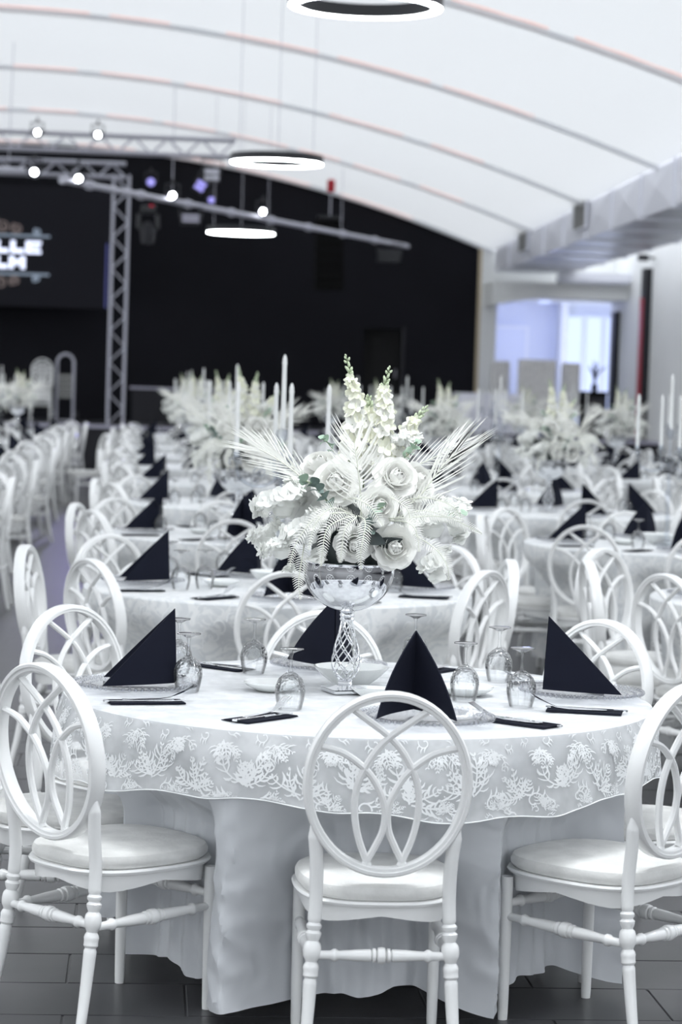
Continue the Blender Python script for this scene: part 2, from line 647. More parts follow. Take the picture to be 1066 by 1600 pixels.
# walls out of the picture that close the hall
o = MB().box((-10, -8, 0), (-9.8, YW, .8)).build('wall_left', 'wall_white', smooth=False)
struct(o, 'white left side wall of the hall below the added window band', 'wall')
o = MB().box((-9.98, -8, .8), (-9.82, YW, .88)).build('window_added_left', 'wall_white', smooth=False)  # unseen window band, added to light the duct and right wall
struct(o, 'added unseen window band along the left side wall', 'window')
for q in range(19):
    y = -8 + q * 3.0
    MB().box((-9.96, y, .88), (-9.84, y + .1, 4.56)).build('mullion', 'wall_white', o, False)
    if y + 3 < YW:
        MB().box((-9.905, y + .1, .88), (-9.895, y + 3.0, 4.56)).build('pane', 'glass', o, False)
# glazing added behind the camera to light the near tables from the front
o = MB().box((-10, -8.2, 0), (9.3, -8, 1.1)).build('wall_front', 'wall_white', smooth=False)
struct(o, 'low white sill wall below the added front glazing', 'wall')
o = MB().box((-10, -8.15, 1.1), (9.3, -8.05, 1.18)).build('window_added_front', 'wall_white', smooth=False)
struct(o, 'added unseen glazed front opposite the stage', 'window')
for q in range(9):
    x = -9.9 + q * 2.38
    MB().box((x, -8.15, 1.18), (x + .08, -8.05, min(vault(x), vault(x + .08)) - .02)).build('mullion', 'wall_white', o, False)
    if q < 8:
        MB().box((x + .08, -8.105, 1.18), (x + 2.38, -8.095, min(vault(x), vault(x + 2.38)) - .02)).build('pane', 'glass', o, False)
# right wall
o = MB().box((9.0, -8, .57), (9.25, YW, 4.62)).build('wall_right', 'wall_white', smooth=False)
struct(o, 'white right-hand side wall below the duct', 'wall')
o = MB().box((8.95, -8, 0), (9.25, YW, .57)).build('baseboard_right', 'stage_black', smooth=False)
struct(o, 'dark plinth along the foot of the right wall', 'baseboard')
p = empty('pilaster', (8.9, 43.0, .57))
MB().box((-.02, -.22, 0), (.099, .16, 3.28)).build('pilaster_body', 'stage_black', p, False)
MB().box((-.05, -.12, 0), (-.021, .10, 2.75)).build('red_panel', 'red_strip', p, False)
tag(p, 'black wall pilaster with a deep red upright panel', 'pilaster')
o = MB().box((8.9, 45.6, .57), (8.998, 45.95, 3.15)).build('door_post', 'stage_black', smooth=False)
tag(o, 'slim black post beside the opening of the blue room', 'post')
p = empty('security_camera', (8.99, 45.3, 3.78))
MB().lathe([(0, -.08), (.05, -.07), (.075, -.03), (.08, 0), (0, 0)], 14, (-.1, 0, 0)).build('dome', 'camera_white', p)
MB().tube([(0, 0, .03), (-.1, 0, .03), (-.1, 0, 0)], .02, 8).build('bracket', 'camera_white', p)
tag(p, 'small white dome camera on the right wall', 'camera')
p = empty('wall_lamp', (8.99, 42.6, 4.02))
MB().bevbox((-.30, -.07, -.06), (-.12, .07, .06), .015).build('head', 'lamp_black', p)
MB().tube([(0, 0, .0), (-.12, 0, 0)], .02, 8).build('arm', 'lamp_black', p)
tag(p, 'small black fixture above the red panel under the duct', 'lamp')

# stage
o = MB().box((-13, 41.55, 0), (9.0, 52.2, .775)).build('floor_stage', 'stage_black', smooth=False)
struct(o, 'dark raised stage platform across the end of the hall', 'stage')
MB().box((-13, 41.48, .725), (9.0, 41.75, .78)).build('stage_nosing', 'stage_edge', o, False)
for i in range(14):
    c = MB().lathe([(0, 0), (.035, 0), (.045, -.02), (.045, -.05)], 10, (0, 0, 0)).build('stage_edge_light', 'violet_lens', o)
    c.rotation_euler = (R(90), 0, 0); c.location = (-1.7 + .58 * i, 41.52, .60)

# air duct in sections along the right side
duct = empty('air_duct', (duct_x(24), 24, 3.84), math.atan(-.0237))
DW, DH = 1.36, .60
sec = MB()
L = 2.2
# side face with a shallow pyramid crease, then the other three faces
sec.add([(0, 0, 0), (0, L, 0), (0, L, DH), (0, 0, DH), (-.035, L / 2, DH / 2)], [(0, 4, 1), (1, 4, 2), (2, 4, 3), (3, 4, 0)])
sec.add([(DW, 0, 0), (DW, L, 0), (DW, L, DH), (DW, 0, DH), (0, 0, DH), (0, L, DH)], [(0, 1, 2, 3), (3, 2, 5, 4)])
sec_me = sec.mesh('duct_section', 'duct_metal', False)
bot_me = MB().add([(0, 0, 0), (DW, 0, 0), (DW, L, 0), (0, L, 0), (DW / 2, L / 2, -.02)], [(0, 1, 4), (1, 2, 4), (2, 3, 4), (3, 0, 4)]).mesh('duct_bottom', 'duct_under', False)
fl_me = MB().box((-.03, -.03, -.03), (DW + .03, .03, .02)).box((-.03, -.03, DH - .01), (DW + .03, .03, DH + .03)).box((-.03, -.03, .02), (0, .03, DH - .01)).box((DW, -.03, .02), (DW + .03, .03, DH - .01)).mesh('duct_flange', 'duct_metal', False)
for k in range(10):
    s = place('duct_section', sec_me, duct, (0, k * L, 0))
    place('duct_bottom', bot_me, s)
    place('duct_flange', fl_me, duct, (0, k * L, 0))
MB().box((0, 10 * L - .01, 0), (DW, 10 * L + .02, DH)).build('end_cap', 'duct_metal', duct, False)
for yy in (35.3, 41.6):
    gr = MB().box((-.075, -.62, -.22), (-.035, .62, -.20)).box((-.075, -.62, .20), (-.035, .62, .22)).box((-.075, -.62, -.2), (-.035, -.58, .2)).box((-.075, .58, -.2), (-.035, .62, .2)).build('grille', 'duct_metal', duct, False)
    gr.location = (0, yy - 24, .36)
    MB().box((-.05, -.58, -.2), (-.04, .58, .2)).build('grille_back', 'grille_dark', gr, False)
    sl = MB().box((-.07, -.012, -.2), (-.052, .012, .2)).mesh('slat', 'grille_slat', False)
    for q in range(9):
        place('slat', sl, gr, (0, -.5 + .125 * q, 0))
tag(duct, 'long pale sheet-metal air duct with two grilles', 'duct')
o = empty('side_duct', (6.75, 44.6, 3.62))
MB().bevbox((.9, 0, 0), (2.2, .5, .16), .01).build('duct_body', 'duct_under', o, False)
MB().box((.85, -.02, .05), (2.24, -.001, .2)).build('duct_flange', 'duct_metal', o, False)
tag(o, 'flat grey duct stub below the end of the long duct', 'duct')

# ------------------------------------------------------------------ ring lamps
rh = MB().lathe([(.50, 0), (.50, .085), (.425, .085), (.425, 0), (.432, 0), (.432, .06), (.493, .06), (.493, 0)], 64, close=True).mesh('housing', 'lamp_black')
rd2 = MB().lathe([(.492, -.005), (.492, .02), (.433, .02), (.433, -.005)], 64, close=True).mesh('diffuser', 'ring_light_added')
rd = MB().lathe([(.492, -.005), (.492, .02), (.433, .02), (.433, -.005)], 64, close=True).mesh('diffuser', 'ring_light')


def ring_lamp(x, y, z, label, dm=None):
    o = empty('ring_lamp', (x, y, z))
    place('housing', rh, o)
    place('diffuser', dm or rd, o)
    zc = vault(x) - z
    for k in range(3):
        a = 2 * PI * k / 3 + .5
        c = MB().tube([(.46 * math.cos(a), .46 * math.sin(a), .085), (.46 * math.cos(a), .46 * math.sin(a), vault(x + .46 * math.cos(a)) - z - .005)], .004, 5).build('cable', 'truss_metal', o)
    tag(o, label, 'lamp', 'ring lamps under the vault')


ring_lamp(1.35, 15.61, 4.03, 'largest glowing ring lamp cut by the top of the picture')
ring_lamp(1.35, 26.05, 3.95, 'glowing ring lamp in the middle distance below the vault')
ring_lamp(1.35, 35.6, 3.77, 'farthest glowing ring lamp seen against the black wall')
for k, (x, y) in enumerate(((1.0, 5.6), (-4.6, 5.4), (-4.6, 15.6), (-4.6, 26.0), (-4.6, 35.6), (5.2, 9.5))):  # ring lamps out of view, added to brighten the tables
    ring_lamp(x, y, 4.0, ['added unseen ring lamp right above the nearest table', 'added unseen ring lamp above the near left tables', 'added unseen ring lamp above the left tables',
                          'added unseen ring lamp above the left tables half way to the stage', 'added unseen ring lamp above the left tables nearest the stage', 'added unseen ring lamp above the nearest right-hand tables'][k], rd2)


# ------------------------------------------------------------------ trusses, booms and stage lights
def truss(name, p0, p1, s, label, cat='truss'):
    p0, p1 = Vector(p0), Vector(p1)
    d = p1 - p0
    L = d.length
    o = empty(name, p0)
    o.rotation_euler = d.to_track_quat('X', 'Z').to_euler()
    ch = MB().tube([(0, 0, 0), (L, 0, 0)], .026, 8).mesh('chord', 'truss_metal')
    for a in (-1, 1):
        for b_ in (-1, 1):
            place('chord', ch, o, (0, a * s / 2, b_ * s / 2))
    n = max(2, int(L / s))
    st = L / n
    br = {}
    for face in range(4):
        for k in range(n):
            up = k % 2
            x0, x1 = k * st, (k + 1) * st
            lo, hi = (-s / 2, s / 2) if up else (s / 2, -s / 2)
            key = (face, up)
            if key not in br:
                if face < 2:
                    yy = (-1 if face == 0 else 1) * s / 2
                    pts = [(0, yy, lo), (st, yy, hi)]
                else:
                    zz = (-1 if face == 2 else 1) * s / 2
                    pts = [(0, lo, zz), (st, hi, zz)]
                br[key] = MB().tube(pts, .011, 5).mesh('brace', 'truss_metal')
            place('brace', br[key], o, (x0, 0, 0))
    tag(o, label, cat)
    return o


o = truss('truss_tower', (-.49, 42.6, .78), (-.49, 42.6, 5.12), .27, 'silver lattice truss tower standing on the stage')
truss('roof_truss', (-6.5, 41.0, 5.50), (1.42, 41.0, 5.50), .28, 'silver lattice truss spanning high above the stage', 'truss')
truss('stage_truss', (-6.5, 42.6, 5.20), (-.42, 42.6, 5.20), .24, 'lower lattice truss joined to the tower top', 'truss')


def boom(p0, p1, label):
    p0, p1 = Vector(p0), Vector(p1)
    d = p1 - p0
    o = empty('lighting_boom', p0)
    o.rotation_euler = d.to_track_quat('X', 'Z').to_euler()
    MB().tube([(0, 0, 0), (d.length, 0, 0)], .042, 8).build('pipe', 'truss_metal', o)
    MB().tube([(-.01, 0, 0), (.05, 0, 0)], .055, 8).build('end_cap', 'truss_metal', o)
    k = MB().tube([(-.05, 0, 0), (.05, 0, 0)], .065, 8).mesh('clamp', 'truss_metal')
    for i in range(int(d.length / 1.6)):
        place('clamp', k, o, (.8 + 1.6 * i, 0, 0))
    for i in range(2):
        x = d.length * (.25 + .5 * i)
        wp = p0 + d * (.25 + .5 * i)
        MB().tube([(x, 0, .04), (x, 0, vault(wp.x) - wp.z)], .006, 5).build('hanger', 'truss_metal', o)
    tag(o, label, 'pipe')
    return o


BP0, BP1 = Vector((-1.16, 32.5, 4.2)), Vector((4.81, 44.9, 4.2))
boom(BP0, BP1, 'long lighting pipe running slantwise in front of the black wall')
boom((-3.0, 32.4, 4.33), (-1.50, 32.6, 4.30), 'short lighting pipe at the left picture edge')

hs = MB().lathe([(0, .20), (.05, .19), (.075, .12), (.08, .02), (.085, 0), (.075, 0), (.07, .03), (0, .03)], 16).mesh('housing', 'lamp_black')
ln = MB().lathe([(0, .004), (.034, .004), (.042, .012), (.042, .022), (0, .022)], 16).mesh('lens', 'spot_light')
yk = MB().tube([(-.1, 0, .08), (-.1, -.16, .08), (.1, -.16, .08), (.1, 0, .08)], .012, 6).tube([(0, -.16, .08), (0, -.24, .08)], .02, 6).mesh('yoke', 'lamp_black')


def stage_light(p, label, ln_me=ln, s=1.0):
    o = empty('stage_light', p)
    for nm, me in (('housing', hs), ('lens', ln_me), ('yoke', yk)):
        c = place(nm, me, o)
    # lens axis is local -Z: turn it to the hall, yoke upward
    d = (Vector((1.0, 8.0, 1.2)) - Vector(p)).normalized()
    q = (-d).to_track_quat('Z', 'Y')
    o.rotation_euler = (q @ Matrix.Rotation(PI, 4, 'Z').to_quaternion()).to_euler()
    o.scale = (s, s, s)
    tag(o, label, 'stage light', 'stage lights')


def on_boom(px):
    best = min(range(400), key=lambda i: abs(proj(BP0.lerp(BP1, i / 399))[0] - px))
    return BP0.lerp(BP1, best / 399)


b1, b2, b3 = on_boom(270), on_boom(410), on_boom(124)
stage_light(b1 + Vector((0, -.12, .07)), 'lit spotlight on the slanting pipe near the truss tower')
stage_light(b2 + Vector((0, -.12, .10)), 'lit spotlight on the slanting pipe above the far ring lamp')
stage_light(b3 + Vector((0, -.12, .05)), 'lit spotlight at the left start of the slanting pipe')
stage_light((-1.52, 32.3, 4.27), 'lit spotlight on the short pipe at the left')
stage_light((-.88, 40.72, 5.62), 'lit spotlight on the roof truss, right one of two')
stage_light((-1.88, 40.72, 5.62), 'lit spotlight on the roof truss, left one of two')
vl = MB().lathe([(0, .004), (.055, .004), (.068, .012), (.068, .022), (0, .022)], 16).mesh('lens', 'violet_lens')
rl = MB().lathe([(0, .004), (.055, .004), (.068, .012), (.068, .022), (0, .022)], 16).mesh('lens', 'red_lens')
stage_light((.02, 42.3, 5.0), 'dim violet stage light at the tower top', vl)
stage_light(on_boom(330) + Vector((0, -.1, .12)), 'dim violet stage light in the middle of the slanting pipe', vl, .7)
stage_light(on_boom(237) + Vector((0, -.1, -.16)), 'dim red stage light hanging below the slanting pipe', rl, .6)


def flood(p, w, h, m_, label, rx=0, ry=0):
    o = empty('flood_panel', p)
    o.rotation_euler = (rx, ry, 0)
    MB().bevbox((-w / 2, -.06, -h / 2), (w / 2, .06, h / 2), .015).build('body', 'lamp_black', o)
    for q in range(2):
        MB().box((-w * .42, -.07, -h * .38 + q * h * .4), (w * .42, -.055, -h * .08 + q * h * .4)).build('front_strip', m_, o, False)
    MB().tube([(-w / 2, 0, 0), (-w / 2 - .03, 0, h / 2 + .1), (w / 2 + .03, 0, h / 2 + .1), (w / 2, 0, 0)], .012, 6).build('yoke', 'lamp_black', o)
    tag(o, label, 'stage light')


bp = on_boom(298)
flood(bp + Vector((0, -.05, -.22)), .30, .17, 'stage_edge', 'grey flood lamp hanging under the slanting pipe', R(-15))
bp = on_boom(312)
flood(bp + Vector((0, .05, .30)), .17, .2, 'violet_lens', 'tilted bluish flood lamp above the slanting pipe', R(-10), R(30))
bp = on_boom(330)
flood(bp + Vector((0, .1, .52)), .26, .24, 'truss_metal', 'dark square flood lamp above the slanting pipe')
bp = on_boom(608)
flood(bp + Vector((0, -.02, -.24)), .42, .24, 'lamp_black', 'dark flood lamp under the right end of the slanting pipe')
o = empty('moving_head', (-.05 + .3, 41.2, 3.9))
bp = on_boom(232)
o.location = bp + Vector((0, .1, -.18))
MB().bevbox((-.11, -.11, -.06), (.11, .11, .06), .02).build('base', 'lamp_black', o)
MB().tube([(-.13, 0, -.06), (-.14, 0, -.25), (-.1, 0, -.28)], .03, 6).build('arm', 'lamp_black', o)
MB().tube([(.13, 0, -.06), (.14, 0, -.25), (.1, 0, -.28)], .03, 6).build('arm', 'lamp_black', o)
MB().lathe([(0, -.5), (.09, -.48), (.11, -.3), (.09, -.2), (0, -.18)], 14).build('head', 'stage_black', o)
tag(o, 'black moving-head lamp hanging below the slanting pipe', 'stage light')
# line array
la = empty('line_array', (3.28, 44.0, 4.56))
cab = MB().add([(-.25, -.22, 0), (.25, -.22, 0), (.25, .2, .02), (-.25, .2, .02), (-.25, -.22, -.17), (.25, -.22, -.17), (.25, .2, -.13), (-.25, .2, -.13)],
               [(0, 1, 2, 3), (7, 6, 5, 4), (4, 5, 1, 0), (5, 6, 2, 1), (6, 7, 3, 2), (7, 4, 0, 3)]).mesh('cabinet', 'speaker_black', False)
grl = MB().box((-.235, -.235, -.155), (.235, -.221, -.015)).mesh('grille', 'speaker_black', False)
for k in range(7):
    c = place('cabinet', cab, la, (0, -.008 * k * k * .5, -.185 * k), (R(-.8 * k), 0, 0))
    place('grille', grl, c)
MB().box((-.22, -.2, .03), (.22, .2, .08)).build('fly_frame', 'lamp_black', la, False)
MB().tube([(0, 0, .08), (0, 0, vault(3.28) - 4.56)], .01, 6).build('chain', 'truss_metal', la)
MB().bevbox((-.07, -.07, vault(3.28) - 4.56 - .25), (.07, .07, vault(3.28) - 4.56 - .02), .02).build('hoist', 'red_strip', la)
tag(la, 'black hanging column of loudspeakers in front of the black wall', 'loudspeaker')

# ------------------------------------------------------------------ LED screen with its lettering
sc_ = empty('led_screen', (-.72, 45.55, 2.87))
MB().box((-6.5, 0, 0), (0, .12, 2.24)).build('panel', 'screen_black', sc_, False)
MB().box((-.06, -.012, .02), (-.015, -.001, 1.22)).build('edge_strip', 'screen_edge', sc_, False)
for q in range(3):
    MB().box((-5.5 + 2.2 * q, .121, .4), (-5.4 + 2.2 * q, .74, .5)).build('bracket', 'stage_black', sc_, False)


def glyph(ch, x, z, w, h, th=.085):
    y0, y1 = -.012, -.002
    m_ = MB()
    if ch == 'L':
        m_.prism([(x, z), (x + w, z), (x + w, z + th), (x + th * 1.05, z + th), (x + th * 1.05, z + h), (x, z + h)], 1, y0, y1)
    if ch == 'E':
        u = .060; g = (h - 3 * u) / 2
        m_.prism([(x, z), (x + w, z), (x + w, z + u), (x + th, z + u), (x + th, z + u + g), (x + w * .92, z + u + g), (x + w * .92, z + 2 * u + g), (x + th, z + 2 * u + g),
                  (x + th, z + h - u), (x + w, z + h - u), (x + w, z + h), (x, z + h)], 1, y0, y1)
    if ch == 'M':
        m_.prism([(x, z), (x + th, z), (x + th, z + h * .55), (x + w / 2, z + h * .2), (x + w - th, z + h * .55), (x + w - th, z), (x + w, z), (x + w, z + h),
                  (x + w - th, z + h), (x + w / 2, z + h * .58), (x + th, z + h), (x, z + h)], 1, y0, y1)
    m_.build('letter', 'screen_text', sc_, False)


# E ends at local x -1.11
glyph('E', -1.55, .98, .29, .235); glyph('L', -1.83, .98, .25, .235); glyph('L', -2.115, .98, .25, .235)
glyph('M', -1.85, .69, .30, .235); glyph('L', -2.115, .69, .24, .235)
for z in (1.285, .575):
    MB().box((-3.4, -.012, z), (-1.10, -.002, z + .045)).build('rule', 'screen_line', sc_, False)
for sx, z, r_, sg in ((-1.34, 1.39, .07, 1), (-1.72, 1.44, .11, 1), (-1.98, 1.48, .13, 1), (-1.34, .52, .07, -1), (-1.74, .47, .10, -1), (-2.0, .43, .13, -1)):
    pts = []
    for k in range(26):
        a = k / 25 * 3.6 * PI
        q = r_ * (1 - .75 * k / 25)
        pts.append((sx + q * math.cos(a + 2), -.008, z + sg * q * math.sin(a + 2)))
    MB().tube(pts, .016, 5).build('scroll', 'screen_line' if r_ < .08 else 'screen_scroll', sc_)
tag(sc_, 'large black LED screen showing pale lettering between scrolls', 'screen')

# dark counter on the stage
o = empty('stage_counter', (-.22, 45.0, .78))
MB().box((0, .03, 0), (2.0, .55, .62)).build('body', 'stage_black', o, False)
MB().box((-.05, 0, .62), (2.05, .6, .66)).build('counter_top', 'stage_edge', o, False)
tag(o, 'low dark counter with a grey top beside the truss tower', 'counter')
# arched dark frame trolley
o = empty('hand_trolley', (-1.42, 43.9, .78))
arch = [(-.15, 0, .05), (-.15, 0, .9)] + [(-.15 * math.cos(a), 0, 1.05 + .16 * math.sin(a)) for a in np.linspace(.2, PI - .2, 10)] + [(.15, 0, .9), (.15, 0, .05)]
MB().tube(arch, .026, 8).build('frame', 'truss_metal', o)
for q in range(5):
    MB().box((-.14, -.012, .42 + .09 * q), (.14, .012, .485 + .09 * q)).build('slat', 'grille_slat', o, False)
MB().box((-.17, -.28, .012), (.17, 0, .03)).build('toe_plate', 'truss_metal', o, False)
for sx in (-1, 1):
    MB().tube([(sx * .19, .06, .09), (sx * .23, .06, .09)], .09, 16).build('wheel', 'black_metal', o)
    MB().tube([(sx * .15, 0, .3), (sx * .17, .06, .09), (sx * .19, .06, .09)], .015, 6).build('axle_strut', 'truss_metal', o)
tag(o, 'dark arched metal trolley beside the stacked white chairs', 'trolley')


# white dressed table, tall chairs and black pedestal on the right of the stage
o = empty('head_table', (6.3, 43.6, .78))
MB().bevbox((-.62, -.36, .70), (.62, .36, .735), .005).build('tabletop', 'table_board', o)
for sx in (-1, 1):
    for sy in (-1, 1):
        MB().tube([(sx * .55, sy * .3, 0), (sx * .55, sy * .3, .7)], .022, 6).build('leg', 'black_metal', o)
tag(o, 'rectangular head table under a white cloth on the stage', 'table')


def rect_cloth(w, d, h, drop, m_):
    mb_ = MB()
    n = 72
    per = []
    for k in range(n):
        a = 2 * PI * k / n
        c, s_ = math.cos(a), math.sin(a)
        e = 10
        q = (abs(c / w) ** e + abs(s_ / d) ** e) ** (-1 / e)
        per.append((q * c, q * s_, a))
    rows = [(1.0, h), (1.012, h - .02)] + [(1.015 + .05 * t_, h - .02 - (drop - .02) * t_) for t_ in (.25, .5, .75, 1)]
    vs = [(0, 0, h)]
    for i, (f_, z) in enumerate(rows):
        for (x, y, a) in per:
            wv = 1 + (.022 * math.sin(a * 17) * max(0, i - 1) / 4)
            vs.append((x * f_ * wv, y * f_ * wv, z))
    fs = [(0, 1 + k, 1 + (k + 1) % n) for k in range(n)]
    for i in range(len(rows) - 1):
        for k in range(n):
            k2 = (k + 1) % n
            fs.append((1 + i * n + k, 1 + (i + 1) * n + k, 1 + (i + 1) * n + k2, 1 + i * n + k2))
    return mb_.add(vs, fs)


c = rect_cloth(.66, .40, .742, .72, 'stage_cloth').build('tablecloth', 'stage_cloth')
c.location = (6.3, 43.6, .78)
tag(c, 'white cloth over the rectangular head table on the stage', 'tablecloth')


def throne(x, y, w, h, rz, label):
    o = empty('tall_chair', (x, y, .78), rz)
    back = MB()
    back.bevbox((-w / 2, .18, .42), (w / 2, .28, h), .03)
    back.build('backrest', 'throne_fabric', o)
    bt = MB().lathe([(0, -.008), (.011, -.005), (.014, 0), (0, 0)], 6).mesh('button', 'cushion')
    nx = max(2, int(w / .11)); nz = 6
    for i in range(nx):
        for k in range(nz):
            q = place('button', bt, o, (-w / 2 + w * (i + .5) / nx, .18, .5 + (h - .56) * (k + .5) / nz), (R(-90), 0, 0))
    MB().bevbox((-w / 2, -.25, .36), (w / 2, .2, .46), .03).build('seat', 'throne_fabric', o)
    for sx in (-1, 1):
        for sy in (-.2, .2):
            MB().tube([(sx * (w / 2 - .05), sy, 0), (sx * (w / 2 - .05), sy, .37)], .022, 6).build('leg', 'white_plastic', o)
    tag(o, label, 'chair', 'tall upholstered chairs behind the head table')


throne(7.32, 44.75, .72, 1.40, R(-4), 'widest tall buttoned chair with pale patterned back')
throne(7.92, 44.95, .36, 1.36, R(-22), 'narrow tall buttoned chair right of the widest one')
throne(6.72, 45.0, .36, 1.36, R(10), 'narrow tall buttoned chair left of the widest one')
o = empty('black_pedestal', (8.1, 43.3, .78))
MB().bevbox((-.22, -.2, 0), (.22, .2, .80), .012).build('body', 'speaker_black', o)
MB().box((-.19, -.212, .05), (.19, -.201, .75)).build('front_grille', 'stage_black', o, False)
MB().bevbox((-.235, -.215, .80), (.235, .215, .835), .006).build('top', 'speaker_black', o)
tag(o, 'black square pedestal at the right end of the stage', 'pedestal')
o = empty('dark_plant', (8.12, 43.3, 1.615))
MB().lathe([(0, 0), (.05, 0), (.06, .08), (.045, .12), (.05, .14), (0, .14)], 14).build('pot', 'speaker_black', o)
for q in range(9):
    a = q * 2.4
    r_ = .03 + .06 * (q % 3)
    MB().tube(bez((0, 0, .12), (.02 * math.cos(a), .02 * math.sin(a), .4), (r_ * math.cos(a) * 1.6, r_ * math.sin(a) * 1.6, .42 + .05 * (q % 4)), 6), [.016, .016, .014, .011, .008, .003], 5).build('branch', 'speaker_black', o)
tag(o, 'dark bare-branched plant standing on the black pedestal', 'plant')

# violet wash thrown by the stage lamps down the aisle
for q, (src, dst, e) in enumerate((((-.3, 42.2, 5.0), (-.6, 38.0, 0), 260), ((-.9, 40.8, 5.3), (-.45, 24.0, 0), 130))):
    ld = bpy.data.lights.new('aisle_wash', 'SPOT')
    ld.energy = e; ld.color = (.42, .36, 1.0); ld.spot_size = R(34 if q == 0 else 16); ld.spot_blend = .8; ld.shadow_soft_size = .15
    lo_ = bpy.data.objects.new('aisle_wash', ld); COL.objects.link(lo_)
    lo_.location = src
    lo_.rotation_euler = (Vector(dst) - Vector(src)).to_track_quat('-Z', 'Y').to_euler()

# bluish fill light added to the side room, with a made-up ceiling lamp
rm_ = empty('added_room_lamp', (8.2, 49.6, 3.5))
MB().lathe([(0, -.10), (.10, -.09), (.13, -.05), (.13, -.001), (0, -.001)], 16).build('shade', 'window_sky', rm_)
tag(rm_, 'added bluish ceiling lamp inside the side room', 'lamp')
ld = bpy.data.lights.new('added_room_fill', 'POINT'); ld.energy = 65; ld.color = (.50, .56, 1.0); ld.shadow_soft_size = .2
lo_ = bpy.data.objects.new('added_room_fill', ld); COL.objects.link(lo_); lo_.location = (8.2, 49.6, 3.1)


# ================================================================== CHAIR
SEAT_Z = .395


def seat_outline(n=44, f=1.0):
    out = []
    for k in range(n):
        a = 2 * PI * k / n
        c, s_ = math.cos(a), math.sin(a)
        e = 3.0
        q = (abs(c) ** e + abs(s_) ** e) ** (-1 / e)
        x, y = q * c * .205, q * s_ * .205
        x *= .93 + .42 * (y + .0) * (1 if y < 0 else .55)
        if y > 0:
            y += .012 * (1 - (x / .21) ** 2)
        out.append((x * f, y * f))
    return out


